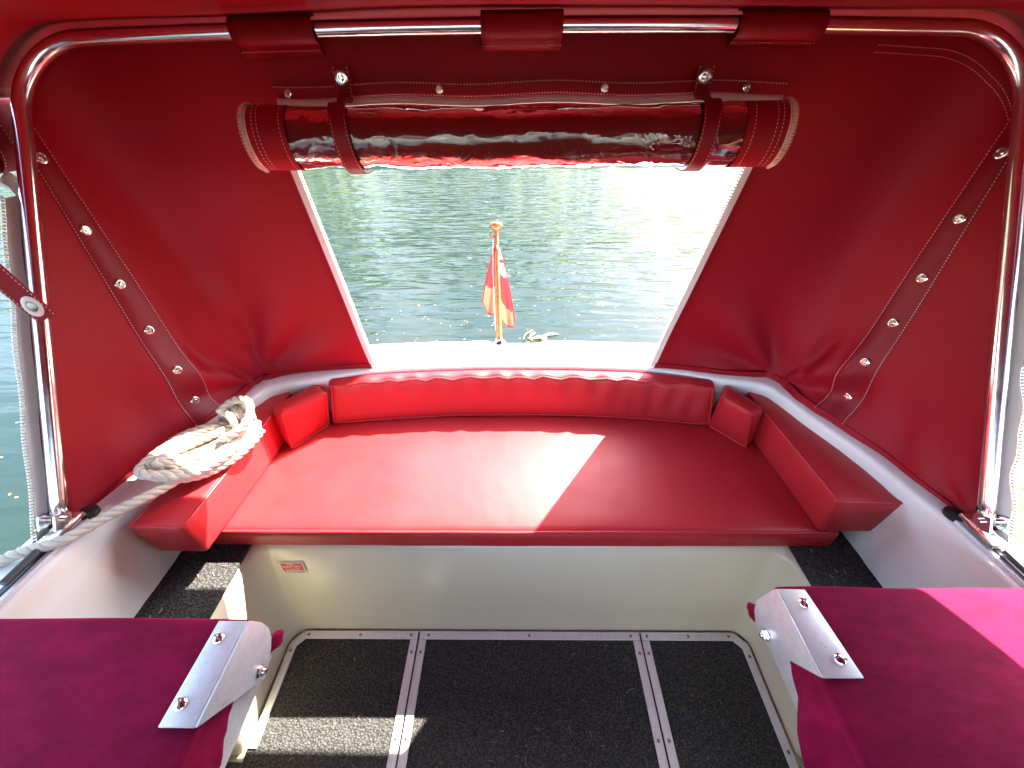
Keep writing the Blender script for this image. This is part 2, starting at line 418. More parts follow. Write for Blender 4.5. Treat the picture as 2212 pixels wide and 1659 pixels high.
def softbox(size, r, warp, n=(12, 8, 4), puff=(0, 0, 0)):
    """rounded box as a surface grid, then warped: warp(u,v,w) with u,v,w in 0..1"""
    def coords(L, k):
        rr = min(r, L * .49); edge = [rr * (1 - math.cos(a * math.pi / 2 / 4)) for a in range(4)]
        mid = [rr + (L - 2 * rr) * i / k for i in range(k + 1)]; return edge + mid + [L - e for e in reversed(edge)]
    cs = [coords(size[i], n[i]) for i in range(3)]; idx = {}; V, Fc = [], []
    def vert(i, j, k):
        key = (i, j, k)
        if key in idx: return idx[key]
        p = Vector((cs[0][i], cs[1][j], cs[2][k])); q = Vector([min(max(p[a], min(r, size[a] * .49)), size[a] - min(r, size[a] * .49)) for a in range(3)])
        d = p - q
        if d.length > 1e-9:
            m = max(abs(x) for x in d); d = d.normalized() * min(r, m if d.length < r else r) if d.length > r else d; p = q + d
        u = [p[a] / size[a] for a in range(3)]; 
        ss = [math.sin(math.pi * min(1, max(0, x))) ** .6 for x in u]
        off = [puff[0] * ss[1] * ss[2] * (2 * u[0] - 1), puff[1] * ss[0] * ss[2] * (2 * u[1] - 1), puff[2] * ss[0] * ss[1] * (2 * u[2] - 1)]
        u = [u[a] + off[a] / size[a] for a in range(3)]
        idx[key] = len(V); V.append(Vector(warp(*u))); return idx[key]
    N = [len(c) - 1 for c in cs]
    for k, flip in ((0, True), (N[2], False)):
        for i in range(N[0]):
            for j in range(N[1]):
                f = (vert(i, j, k), vert(i + 1, j, k), vert(i + 1, j + 1, k), vert(i, j + 1, k)); Fc.append(f[::-1] if flip else f)
    for j, flip in ((0, False), (N[1], True)):
        for i in range(N[0]):
            for k in range(N[2]):
                f = (vert(i, j, k), vert(i + 1, j, k), vert(i + 1, j, k + 1), vert(i, j, k + 1)); Fc.append(f[::-1] if flip else f)
    for i, flip in ((0, True), (N[0], False)):
        for j in range(N[1]):
            for k in range(N[2]):
                f = (vert(i, j, k), vert(i, j + 1, k), vert(i, j + 1, k + 1), vert(i, j, k + 1)); Fc.append(f[::-1] if flip else f)
    return V, Fc
def trilin(c):
    """c: 8 corners indexed [u][v][w]"""
    c = [[[Vector(p) for p in q] for q in s] for s in c]
    def f(u, v, w):
        a = c[0][0][0].lerp(c[1][0][0], u); b = c[0][1][0].lerp(c[1][1][0], u); d = c[0][0][1].lerp(c[1][0][1], u); e = c[0][1][1].lerp(c[1][1][1], u)
        # extrapolation is allowed (puff)
        a = c[0][0][0] + (c[1][0][0] - c[0][0][0]) * u; b = c[0][1][0] + (c[1][1][0] - c[0][1][0]) * u
        d = c[0][0][1] + (c[1][0][1] - c[0][0][1]) * u; e = c[0][1][1] + (c[1][1][1] - c[0][1][1]) * u
        p = a + (b - a) * v; q = d + (e - d) * v; return p + (q - p) * w
    return f
def nz(p, s, seed=0): return mnoise.noise(Vector(p) * s + Vector((seed * 7.3, seed * 1.7, seed * 3.1)))

# ================================================================== THE SETTING
WZ = -0.20
def water():
    V, Fc = [], []
    n = 8
    for j in range(n + 1):
        for i in range(n + 1): V.append((-200 + 400 * i / n, -150 + 400 * j / n, WZ))
    for j in range(n):
        for i in range(n): a = j * (n + 1) + i; Fc.append((a, a + 1, a + n + 2, a + n + 1))
    tag(mk('water', V, Fc, 'river_water', None, True), kind='structure')
water()
def terrain():
    # stony, muddy bank close on the right-hand side: a low slope that lifts out of the water
    V, Fc = [], []; nx, ny = 46, 60
    for j in range(ny + 1):
        for i in range(nx + 1):
            x = 1.55 + 1.55 * i / nx; y = -1.5 + 3.6 * j / ny; u = (x - 1.55) / 1.55
            z = WZ - .07 + .34 * math.sin(math.pi * min(1, u * 1.05)) ** .8 * max(0, min(1, (1.75 - y) / .5)) + .05 * nz((x, y, 0), 5) + .025 * nz((x, y, 3), 16)
            V.append((x, y, z))
    for j in range(ny):
        for i in range(nx): a = j * (nx + 1) + i; Fc.append((a, a + 1, a + nx + 2, a + nx + 1))
    tag(mk('muddy_bank', V, Fc, 'bank_earth', None, True), kind='structure')
    # far bank behind the stern
    V, Fc = [], []; nx = 60
    for j, (y, z) in enumerate(((25, WZ - .3), (26, .25), (29, .7), (40, 1.2), (150, 1.5))):
        for i in range(nx + 1): V.append((-90 + 180 * i / nx, y + 1.2 * nz((i * .4, j, 0), 1), z + .15 * nz((i * .7, j, 2), 1)))
    for j in range(4):
        for i in range(nx): a = j * (nx + 1) + i; Fc.append((a, a + 1, a + nx + 2, a + nx + 1))
    tag(mk('far_bank', V, Fc, 'grass_bank', None, True), kind='structure')
    # wooded far bank, one mass of leaves (seen as its reflection on the water)
    rnd = random.Random(3); V, Fc = [], []
    crowns = [(-34, 31, 6, 4.6), (-27, 30, 8, 5), (-20, 33, 6, 5), (-15.2, 29, 8.6, 4.2), (-11.6, 30, 6.5, 3.2), (-4.6, 29, 7.6, 3.2), (-1.2, 29, 9.0, 3.4), (2.8, 30, 7.8, 3.2), (6.5, 31, 6.4, 2.6), (10, 33, 4.2, 2.4),
              (15, 34, 3.0, 2.6), (-44, 26, 8, 6), (-52, 18, 9, 6), (-56, 8, 9, 6), (-8, 34, 4, 2.5)]
    crowns = [(cx, cy, h * (1.3 if cx < 8 else 1.0), rad * (1.08 if cx < 8 else 1)) for cx, cy, h, rad in crowns]
    for cx, cy, h, rad in crowns:
        for q in range(int(1500 * (rad / 4) ** 2)):
            d = Vector((rnd.gauss(0, 1), rnd.gauss(0, 1), rnd.gauss(0, 1))).normalized() * (rnd.random() ** .35)
            p = Vector((cx + d.x * rad * 1.05, cy + d.y * rad, .8 + h * .5 + d.z * h * .56))
            if nz(p, .55, 1) < -.12: continue
            s = rnd.uniform(.18, .42); a = Vector((rnd.gauss(0, 1), rnd.gauss(0, 1), rnd.gauss(0, .6))).normalized(); b = a.orthogonal().normalized() * s; a = a * s * 1.4; k = len(V)
            V += [p - a, p + b * .6, p + a, p - b * .6]; Fc.append((k, k + 1, k + 2, k + 3))
    for cx, cy, h, rad in crowns:
        tube([(cx, cy, -.2), (cx + .2, cy, h * .35), (cx, cy + .2, h * .7)], lambda t: .35 - .25 * t, 7, verts=V, faces=Fc)
    fm = [0 if len(f) == 4 and i < len(Fc) - len(crowns) * 16 else 1 for i, f in enumerate(Fc)]
    tag(mk('far_wood', V, Fc, ['far_leaves', 'bark'], None, False, fm), 'green wooded far bank mirrored on the river', 'trees', kind='stuff')
terrain()

# ================================================================== BOAT
boat = thing('motor_boat', 'white and cream fibreglass motor boat with carpeted rear cockpit', 'boat', (0, .2, -.2))
ZG = .555
RIMK = [(-.93, -1.2), (-.93, -.5), (-.918, 0), (-.895, .41), (-.882, .50), (-.85, .634), (-.80, .765), (-.772, .85), (-.738, .910), (-.60, .940), (-.444, .961), (-.2, .972), (0, .975)]
OUTK = [(-1.0, -1.2), (-1.0, -.5), (-.985, 0), (-.955, .41), (-.94, .52), (-.915, .66), (-.88, .82), (-.85, .94), (-.79, 1.04), (-.62, 1.095), (-.45, 1.112), (-.2, 1.128), (0, 1.13)]
INNK = [(-.892, -1.2), (-.892, -.5), (-.88, 0), (-.858, .41), (-.845, .49), (-.815, .62), (-.766, .745), (-.74, .825), (-.708, .875), (-.590, .906), (-.444, .945), (-.2, .964), (0, .968)]
LINK = [(-.845, -1.2), (-.845, -.5), (-.84, 0), (-.83, .41), (-.83, .49), (-.82, .62), (-.79, .745), (-.765, .835), (-.73, .90), (-.60, .935), (-.46, .955), (-.2, .968), (0, .972)]
def full(keys): return [Vector((x, y, 0)) for x, y in keys] + [Vector((-x, y, 0)) for x, y in reversed(keys[:-1])]
def dense(keys): return smooth_path(full(keys), 8)
RIM, OUT, INN, LIN = dense(RIMK), dense(OUTK), dense(INNK), dense(LINK)
def notch(p):
    # shallow cut-out for the ensign socket in the after edge of the deck
    return .010 if -.085 < p.x < .083 and p.y > 1.0 else 0
def rows_mesh(name, rows, mat, auto=50):
    V, Fc = [], []; m = len(rows[0])
    for r in rows: V += r
    for k in range(len(rows) - 1):
        for i in range(m - 1): Fc.append((k * m + i, k * m + i + 1, (k + 1) * m + i + 1, (k + 1) * m + i))
    return mk(name, V, Fc, mat, boat, True, auto=auto)
def rw(path, z, mixp=None, f=0, aft=True):
    out = []
    for i, p in enumerate(path):
        q = p.lerp(mixp[i], f) if mixp else p
        out.append(Vector((q.x, q.y - (notch(q) * 1.5 if aft else 0), z)))
    return out
HUL = dense([(x * .985, y - .01 if y > .9 else y) for x, y in OUTK])
rows_mesh('outer_hull', [rw(HUL, -.6), rw(HUL, -.05), rw(HUL, .42), rw(OUT, .47), rw(OUT, .535)][::-1], 'gelcoat')
rows_mesh('coaming', [rw(OUT, .535), rw(OUT, .549, RIM, .03), rw(OUT, .555, RIM, .10), rw(OUT, ZG, RIM, .55), rw(RIM, ZG), rw(INN, ZG, RIM, .25), rw(INN, .552, RIM, .08), rw(INN, .545), rw(INN, .508), rw(INN, .502, LIN, .15)], 'gelcoat')
rows_mesh('hull_liner', [rw(INN, .503, LIN, .12), rw(INN, .49, LIN, .35), rw(LIN, .42), rw(LIN, .325)], 'gelcoat')
# well: floor outline and the wall standing on it
def arc(cx, cy, r, a0, a1, n=7): return [(cx + r * math.cos(R(a0 + (a1 - a0) * i / n)), cy + r * math.sin(R(a0 + (a1 - a0) * i / n))) for i in range(n + 1)]
LF, RF, YF, YN = -.648, .655, .432, .165
wellpath = [(-.80, -1.2), (-.80, -.2), (-.80, YN - .02)] + arc(-.78, YN - .02, .02, 180, 90, 3)[1:] + [(LF - .02, YN)] + arc(LF - .02, YN + .02, .02, -90, 0, 3)[1:] + [(LF, .30)] + arc(LF + .045, YF - .045, .045, 180, 90) + [(-.3, YF), (0, YF), (.3, YF)] + arc(RF - .045, YF - .045, .045, 90, 0) + [(RF, .30)] + arc(RF + .02, YN + .02, .02, 180, 270, 3)[:-1] + [(.78, YN)] + arc(.78, YN - .02, .02, 90, 0, 3)[1:] + [(.80, -.2), (.80, -1.2)]
def wellrow(z, out, ext=0):
    res = []
    for x, y in wellpath:
        t = max(0, min(1, (y - .30) / .13)); lean = .070 * (z / .33) * (t if abs(x) < .66 else 0) if y > .3 else 0
        side = .018 * (z / .33) * (1 if x > 0 else -1) * (1 if abs(x) > .55 else 0)
        ex = ext * (1 if x > 0 else -1) if abs(x) > .60 else 0
        ey = ext if y > YF - .03 else (ext if abs(abs(x) - .72) < .09 and y > .1 and y < .2 else 0)
        res.append(Vector((x + side + ex, y + lean + ey, z)))
    return res
rows_mesh('seat_box', [wellrow(0, 0), wellrow(.012, 0), wellrow(.10, 0), wellrow(.20, 0), wellrow(.29, 0), wellrow(.315, 0, .002), wellrow(.327, 0, .007), wellrow(.333, 0, .016), wellrow(.3335, 0, .035)], 'gelcoat_cream', 60)
seat_box = [o for o in boat.children if o.name == 'seat_box'][0]
# sole under the panels, ledges and the cushion platform
def flat(name, polys, z, mat, parent=boat):
    V, Fc = [], []
    for p in polys:
        k = len(V); V += [Vector((x, y, z)) for x, y in p]; Fc.append(tuple(range(k, k + len(p))))
    return mk(name, V, Fc, mat, parent, False)
flat('sole', [[(-.82, -1.25), (.82, -1.25), (.82, YF + .01), (-.82, YF + .01)]], -.006, 'gelcoat_cream')
flat('platform', [[(-.86, YN + .02), (-.69, YN + .02), (-.69, .97), (-.86, .97)], [(.69, YN + .02), (.86, YN + .02), (.86, .97), (.69, .97)], [(-.689, .53), (.689, .53), (.689, .985), (-.689, .985)]], .331, 'gelcoat_cream')
def carpet_pad(x0, x1, y0, y1, z):
    nx, ny = 24, 40; V, Fc = [], []
    for j in range(ny + 1):
        for i in range(nx + 1): V.append((x0 + (x1 - x0) * i / nx, y0 + (y1 - y0) * j / ny, z + .0012 * nz((i, j, 0), .4)))
    for j in range(ny):
        for i in range(nx): a = j * (nx + 1) + i; Fc.append((a, a + 1, a + nx + 2, a + nx + 1))
    b = len(V); V += [(x0, y0, z - .006), (x1, y0, z - .006), (x1, y1, z - .006), (x0, y1, z - .006)]
    Fc += [(b, b + 1, nx, 0), (b + 1, b + 2, (nx + 1) * (ny + 1) - 1, nx), (b + 3, b, 0, (nx + 1) * ny)]
    return mk('ledge_carpet', V, Fc, 'carpet', boat, True, auto=40)
carpet_pad(-.832, -.668, YN + .01, .60, .3405); carpet_pad(.675, .852, YN + .01, .60, .3405)
# unseen partition added behind the camera to cut the light from forward
bm = bmesh.new(); bm_box(bm, (0, -1.19, .16), (1.84, .03, 1.15), None, .004, 1); from_bm('added_bulkhead', bm, 'varnished_wood', boat)
# gas sticker on the front of the seat box
def sticker():
    o0, ux, uy = Vector((-.612, .4810, .239)), Vector((.0635, .0003, .0022)), Vector((-.0025, .0085, .0400))
    n = ux.cross(uy).normalized(); n = n if n.y < 0 else -n
    o0 = o0 + n * .0015; V, Fc, fm = [], [], []
    def q(u0, v0, u1, v1, lift, m):
        k = len(V)
        for u, v in ((u0, v0), (u1, v0), (u1, v1), (u0, v1)): V.append(o0 + ux * u + uy * v + n * lift)
        Fc.append((k, k + 1, k + 2, k + 3)); fm.append(m)
    q(0, 0, 1, 1, 0, 0); q(.06, .27, .94, .93, .0004, 1)
    def text(s, cx, cy, h, wdt, m, shear=0, jit=0):
        cu = bpy.data.curves.new('t', 'FONT'); cu.body = s; cu.align_x = 'CENTER'; cu.align_y = 'CENTER'; cu.size = 1.0; cu.shear = shear; cu.offset = .012
        to = bpy.data.objects.new('t', cu); COL.objects.link(to); bpy.context.view_layer.update()
        me = bpy.data.meshes.new_from_object(to); xs = [v.co.x for v in me.vertices]; ys = [v.co.y for v in me.vertices]; k = len(V)
        sx = wdt / (max(xs) - min(xs)); sy = h / (max(ys) - min(ys)); my = (max(ys) + min(ys)) / 2
        for v in me.vertices: V.append(o0 + ux * (cx + v.co.x * sx) + uy * (cy + (v.co.y - my) * sy + jit * math.sin(v.co.x * 5)) + n * .0009)
        for p in me.polygons: Fc.append(tuple(k + i for i in p.vertices)); fm.append(m)
        bpy.data.objects.remove(to); bpy.data.meshes.remove(me); bpy.data.curves.remove(cu)
    text('GAS', .47, .83, .14, .28, 2); text('SHUT OFF', .49, .62, .16, .74, 2); text('IS LOCATED', .5, .40, .11, .56, 2); text('IN LOCKER', .52, .14, .17, .86, 3, .25, .02)
    o = mk('sticker', V, Fc, ['white_print', 'red_print', 'white_print', 'ink'], seat_box, False, fm)
    o['label'] = 'small red and white gas shut off sticker with handwriting'
sticker()
# hoop track along each coaming: aluminium rails with a black slot, end cap, cleat
def tracks():
    for sgn in (-1, 1):
        base = [Vector((sgn * abs(p.x) * 1.0, p.y, 0)) for p in RIM if p.x < 0 and p.y < .44][::-1]
        pts = resample([Vector((p.x - sgn * .012, p.y, ZG)) for p in base][::-1], .06)
        V, Fc = ribbon([p + Vector((0, 0, .0035)) for p in pts], .030, (1, 0, 0), .007); tr = mk('track', V, Fc, 'trim_aluminium', boat, False)
        V, Fc = ribbon([p + Vector((0, 0, .0078)) for p in pts], .011, (1, 0, 0), .003); mk('track_slot', V, Fc, 'black_plastic', tr, False)
        e = pts[-1] + Vector((0, .012, 0)); V, Fc = lathe([(.020, 0), (.020, .006), (.016, .010), (.006, .0115)], 20)
        mk('end_cap', [v + e for v in V], Fc, 'black_plastic', boat, True, auto=40)
tracks()

# ------------------------------------------------------------------ floor panels (each can be lifted out)
def floor_panel(x0, x1, label, widen=0):
    cx = (x0 + x1) / 2; t = thing('floor_panel', label, 'floor panel', (cx, .1, 0), 'carpeted floor panels of the well')
    g = .0025; a, b = x0 + g, x1 - g; y1 = YF - .006; y0 = -1.15
    outl = [(a, y0), (b, y0), (b, y1), (a, y1)]
    if widen > 0: outl = [(a, y0), (.79, y0), (.79, YN - .012), (b, YN - .012), (b, y1 - .03), (b - .03, y1), (a, y1)]
    if widen < 0: outl = [(-.79, y0), (b, y0), (b, y1), (a + .03, y1), (a, y1 - .03), (a, YN - .012), (-.79, YN - .012)]
    bm = bmesh.new(); vs = [bm.verts.new((x, y, .004)) for x, y in outl]; f = bm.faces.new(vs)
    r = bmesh.ops.extrude_face_region(bm, geom=[f]); bmesh.ops.translate(bm, verts=[v for v in r['geom'] if isinstance(v, bmesh.types.BMVert)], vec=(0, 0, -.012))
    bmesh.ops.recalc_face_normals(bm, faces=bm.faces)
    from_bm('carpet', bm, 'carpet', t)
    tw = .020
    def strip(p, q, inw, scr=(), dz=0):
        p, q = Vector((*p, 0)), Vector((*q, 0)); d = (q - p); L = d.length; d.normalize(); nrm = Vector(inw).to_3d() if len(inw) == 2 else Vector(inw)
        bm = bmesh.new(); c = (p + q) / 2 + nrm * tw / 2; ang = math.atan2(d.y, d.x)
        bm_box(bm, (c.x, c.y, .0065 + dz), (L - .001, tw, .005), Matrix.Rotation(ang, 3, 'Z'), .001, 1)
        o = from_bm('trim_strip', bm, 'trim_aluminium', t)
        for s in scr: pp = p + d * s * L + nrm * tw / 2; inst('screw', SCREW, (pp.x, pp.y, .0088), (random.uniform(-.05, .05), 0, 1), o)
    e = tw + .0006
    if widen == 0:
        strip((a, y1), (b, y1), (0, -1), (.04, .5, .96)); strip((a, y1 - e), (a, y0), (1, 0), (.02, .135, .27, .5)); strip((b, y1 - e), (b, y0), (-1, 0), (.02, .135, .27, .5))
    elif widen < 0:
        strip((a + .03, y1), (b, y1), (0, -1), (.05, .5, .94)); strip((b, y1 - e), (b, y0), (-1, 0), (.02, .135, .27, .5))
        strip((a + .002, y1 - .032), (a + .002, YN + .01), (1, 0), (.08, .85)); strip((a + .0025, y1 - .0300), (a + .0290, y1 - .0035), (.707, -.707), (), .0005)
    else:
        strip((a, y1), (b - .03, y1), (0, -1), (.06, .5, .93)); strip((a, y1 - e), (a, y0), (1, 0), (.02, .135, .27, .5))
        strip((b - .002, y1 - .032), (b - .002, YN - .032), (-1, 0), (.10, .83)); strip((b + .004, YN - .012), (.79, YN - .012), (0, -1), (.25, .8)); strip((b - .0025, y1 - .0300), (b - .0290, y1 - .0035), (-.707, -.707), (), .0005)
    return t
floor_panel(LF + .004, -.279, 'charcoal carpet floor panel left of the centre, partly in sunlight', -1)
floor_panel(-.279, .351, 'wide charcoal carpet floor panel in the middle of the well')
floor_panel(.351, RF - .004, 'charcoal carpet floor panel along the right side of the well', 1)
def litter():
    rnd = random.Random(11); V, Fc = [], []
    for i in range(90):
        x, y = rnd.uniform(-.62, .63), .40 - .42 * rnd.random() ** 1.2; L = rnd.uniform(.004, .016) * (1.5 if rnd.random() < .12 else 1); a = rnd.uniform(0, 6.28); c = rnd.uniform(-.4, .4)
        pts = [Vector((x + L * (t - .5) * math.cos(a + c * t), y + L * (t - .5) * math.sin(a + c * t), .0055 + .002 * math.sin(3.1 * t))) for t in (0, .5, 1)]
        tube(pts, rnd.uniform(.00015, .0003), 4, verts=V, faces=Fc)
    for i in range(25):
        sx = rnd.choice((-1, 1)); x, y = sx * rnd.uniform(.69, .82), rnd.uniform(.2, .5); L = .01; a = rnd.uniform(0, 6.28)
        tube([Vector((x - L / 2 * math.cos(a), y - L / 2 * math.sin(a), .3435)), Vector((x + L / 2 * math.cos(a), y + L / 2 * math.sin(a), .344))], .0005, 4, verts=V, faces=Fc)
    tag(mk('dry_grass_bits', V, Fc, 'straw', None, False), 'bits of dry grass strewn over the dark carpet', 'grass bits', kind='stuff')
litter()

# ------------------------------------------------------------------ cushions
def piping(parent, pts, closed=True, r=.0035):
    V, Fc = tube(pts, r, 7, closed); return mk('piping', V, Fc, 'vinyl', parent, True)
def cushion(name, label, cat, corners, r, puff, group=None, pipes=('top',), n=(14, 14, 5), wob=.0015, warp2=None, piper=.0042, sk=0):
    c = [[[Vector(p) for p in q] for q in s] for s in corners]
    size = ((c[1][0][0] - c[0][0][0]).length, (c[0][1][0] - c[0][0][0]).length, (c[0][0][1] - c[0][0][0]).length)
    tl = trilin(c); base = Vector((0, 0, 0))
    for s in c:
        for q in s: base += q[0] / 4
    t = thing(name, label, cat, base, group)
    def wf(u, v, w):
        p = tl(u, v, w)
        if warp2: p = warp2(p, u, v, w)
        return p + Vector((nz(p, 7, sk), nz(p, 7, sk + 5), nz(p, 6, sk + 9))) * wob
    V, Fc = softbox(size, r, wf, n, puff); mk('cover', V, Fc, 'vinyl', t, True)
    ru, rv, rwv = [min(.45, r * .20 / s) for s in size]
    def ring(w):
        loop = []
        k = 22
        cr = .05
        for (u0, v0, u1, v1) in ((ru, rv, 1 - ru, rv), (1 - ru, rv, 1 - ru, 1 - rv), (1 - ru, 1 - rv, ru, 1 - rv), (ru, 1 - rv, ru, rv)):
            for i in range(k): f = .03 + .94 * i / (k - 1); loop.append(wf(u0 + (u1 - u0) * f, v0 + (v1 - v0) * f, w))
        return loop
    if 'top' in pipes: piping(t, ring(1 - rwv), True, piper)
    if 'front' in pipes:
        loop = []; k = 40
        for (u0, w0, u1, w1) in ((ru, rwv, 1 - ru, rwv), (1 - ru, rwv, 1 - ru, 1 - rwv), (1 - ru, 1 - rwv, ru, 1 - rwv), (ru, 1 - rwv, ru, rwv)):
            for i in range(k): f = .03 + .94 * i / (k - 1); loop.append(wf(u0 + (u1 - u0) * f, rv, w0 + (w1 - w0) * f))
        piping(t, loop, True, piper)
    return t
def box8(x0, x1, y0, y1, z0, z1): return [[[(x0, y0, z0), (x0, y0, z1)], [(x0, y1, z0), (x0, y1, z1)]], [[(x1, y0, z0), (x1, y0, z1)], [(x1, y1, z0), (x1, y1, z1)]]]
def seatwarp(p, u, v, w):
    p = p.copy()
    p.y += .010 * math.sin(math.pi * max(0, min(1, u))) * (1 if v > .5 else 0)
    return p
cushion('seat_cushion', 'long red vinyl seat cushion across the stern, half in sunlight', 'cushion', box8(-.765, .775, .498, .915, .3365, .405), .020, (.003, .004, .006), pipes=('top',), n=(30, 12, 4), wob=.0012, warp2=seatwarp)
# side bolsters on the seat cushion, along the hull
ZT = .405
cushion('side_bolster', 'red vinyl side cushion on the left under the coiled rope', 'cushion',
        [[[(-.822, .448, ZT + .001), (-.820, .443, .519)], [(-.752, .865, ZT + .004), (-.752, .868, .520)]], [[(-.705, .446, ZT + .001), (-.700, .440, .519)], [(-.682, .885, ZT + .004), (-.680, .888, .520)]]], .011, (.003, .003, .004), 'side cushions of the stern seat', n=(8, 16, 6), sk=2)
cushion('side_bolster', 'red vinyl side cushion on the right, wholly in shade', 'cushion',
        [[[(.712, .500, ZT + .001), (.706, .508, .519)], [(.690, .885, ZT + .004), (.688, .888, .520)]], [[(.850, .500, ZT + .001), (.850, .504, .519)], [(.758, .868, ZT + .004), (.758, .870, .520)]]], .011, (.003, .003, .004), 'side cushions of the stern seat', n=(8, 16, 6), sk=3)
def backwarp(p, u, v, w):
    p = p.copy(); x = p.x
    p.y -= .045 * (abs(x + .01) / .58) ** 2.2
    k = max(0, w - .45) * max(0, 1 - v * 1.2)
    p.z += .0075 * k * math.sin(x * 78 + 1.3 * math.sin(x * 19)); p.y += .007 * k * math.sin(x * 78 + 1)
    # puckers near the right-hand end
    p.y += .0035 * math.sin(x * 110) * max(0, min(1, (x - .18) / .3)) * max(0, 1 - v * 2) * math.sin(math.pi * max(0, min(1, w)))
    return p
cushion('back_cushion', 'long curved red vinyl backrest along the stern, its top in sunlight', 'cushion',
        [[[(-.572, .902, ZT + .003), (-.552, .924, .546)], [(-.575, .958, ZT + .003), (-.575, .966, .548)]], [[(.594, .902, ZT + .003), (.580, .922, .546)], [(.594, .958, ZT + .003), (.590, .966, .548)]]], .016, (.002, .004, .004), pipes=('front',), n=(90, 5, 7), wob=.0018, warp2=backwarp, sk=4)
cushion('corner_cushion', 'short red vinyl corner cushion at the left end of the backrest, in sunlight', 'cushion',
        [[[(-.655, .757, ZT + .002), (-.645, .772, .540)], [(-.700, .795, ZT + .002), (-.688, .797, .540)]], [[(-.583, .862, ZT + .002), (-.552, .862, .541)], [(-.628, .905, ZT + .002), (-.602, .910, .541)]]], .015, (.003, .004, .003), 'corner cushions of the backrest', pipes=('front',), n=(8, 6, 7), sk=5)
cushion('corner_cushion', 'short red vinyl corner cushion at the right end of the backrest, in shade', 'cushion',
        [[[(.592, .858, ZT + .002), (.586, .842, .541)], [(.630, .900, ZT + .002), (.620, .908, .541)]], [[(.666, .764, ZT + .002), (.634, .772, .540)], [(.700, .795, ZT + .002), (.684, .792, .540)]]], .015, (.003, .004, .003), 'corner cushions of the backrest', pipes=('front',), n=(8, 6, 7), sk=6)

# ------------------------------------------------------------------ canopy hoop
TILT = R(34); HB = Vector((.892, .40, ZG)); HW = .917; HC = .125
def hoop_pt(x, w): return Vector((x, HB.y + w * math.sin(TILT), HB.z + w * math.cos(TILT)))
def hoop_path(off=0.0, w0=0.0):
    P = []; X = HB.x + off; Wt = HW + off; C = HC + off
    for i in range(16): P.append((-X, w0 + (Wt - C - w0) * i / 16))
    for i in range(13): a = math.pi - math.pi / 2 * i / 12; P.append((-X + C + C * math.cos(a), Wt - C + C * math.sin(a)))
    k = 20
    for i in range(1, k): x = (-X + C) + (2 * (X - C)) * i / k; P.append((x, Wt + .012 * (1 - (x / (X - C)) ** 2)))
    Q = [(-x, w) for x, w in P[:29]]; P = P + Q[::-1]
    return [hoop_pt(x, w) for x, w in P]
hoop = thing('canopy_hoop', 'polished steel tube hoop that holds up the red canopy', 'canopy frame', (0, .40, ZG))
V, Fc = tube(hoop_path(0, .030), .0128, 18); mk('tube', V, Fc, 'steel', hoop, True)
for sgn in (-1, 1):
    b = Vector((sgn * HB.x, HB.y, ZG))
    bm = bmesh.new(); bm_box(bm, b + Vector((-sgn * .006, .008, .0165)), (.030, .070, .012), None, .003, 2)
    sl = from_bm('slider', bm, 'steel', hoop)
    for dx in (-.016, .016):
        bm = bmesh.new(); bm_box(bm, b + Vector((dx, .012, .034)), (.004, .030, .030), Matrix.Rotation(-TILT, 3, 'X'), .0015, 1); from_bm('fork_cheek', bm, 'steel', hoop)
    V, Fc = tube([b + Vector((-.024, .016, .036)), b + Vector((.024, .016, .036))], .0055, 12); mk('hinge_pin', V, Fc, 'steel', hoop, True, auto=40)
    V, Fc = tube([b + Vector((-sgn * .006, -.035, .018)), b + Vector((-sgn * .006, -.10, .020))], .007, 8); mk('locking_knob', V, Fc, 'black_plastic', hoop, True, auto=40)

# ------------------------------------------------------------------ rear canopy: a sheet ruled from the hoop to the rim
OFFN = Vector((0, math.cos(TILT), -math.sin(TILT)))
HP = [p + OFFN * .010 for p in hoop_path(.012)]
HPd = resample(HP, .004)
rimfull = [Vector((p.x, p.y, ZG - .003)) for p in RIM]
i0 = min(range(len(rimfull)), key=lambda i: (rimfull[i] - Vector((-.896, .40, ZG))).length); i1 = min(range(len(rimfull)), key=lambda i: (rimfull[i] - Vector((.896, .40, ZG))).length)
RPd = resample([Vector((-.900, .398, ZG - .003))] + rimfull[i0 + 1:i1] + [Vector((.900, .398, ZG - .003))], .004)
def near(path, p): p = Vector(p); return min(range(len(path)), key=lambda i: (path[i] - p).length)
KEYS = [(0, 0),
        (near(HPd, hoop_pt(-.904, .765)), near(RPd, (-.812, .735, ZG))),
        (near(HPd, hoop_pt(-.862, .885)), near(RPd, (-.757, .885, ZG))),
        (near(HPd, hoop_pt(-.505, .93)), near(RPd, (-.444, .961, ZG))),
        (near(HPd, hoop_pt(.54, .93)), near(RPd, (.421, .961, ZG))),
        (near(HPd, hoop_pt(.862, .885)), near(RPd, (.757, .885, ZG))),
        (near(HPd, hoop_pt(.904, .765)), near(RPd, (.812, .735, ZG))),
        (len(HPd) - 1, len(RPd) - 1)]
def at_idx(path, f): i = max(0, min(len(path) - 2, int(f))); return path[i].lerp(path[i + 1], f - i)
def S0(s, t):
    k = max(0, min(6, int(s))); f = s - k
    h = at_idx(HPd, KEYS[k][0] + (KEYS[k + 1][0] - KEYS[k][0]) * f); r = at_idx(RPd, KEYS[k][1] + (KEYS[k + 1][1] - KEYS[k][1]) * f)
    return h.lerp(r, t)
def Nrm(s, t):
    e = .01; s2 = max(e, min(7 - e, s)); t2 = max(e, min(1 - e, t))
    a = S0(s2 + e, t2) - S0(s2 - e, t2); b = S0(s2, t2 + e) - S0(s2, t2 - e); n = a.cross(b)
    if n.length < 1e-9: return Vector((0, -1, 0))
    n.normalize(); to = Vector((0, .25, 1.0)) - S0(s2, t2); return n if n.dot(to) > 0 else -n
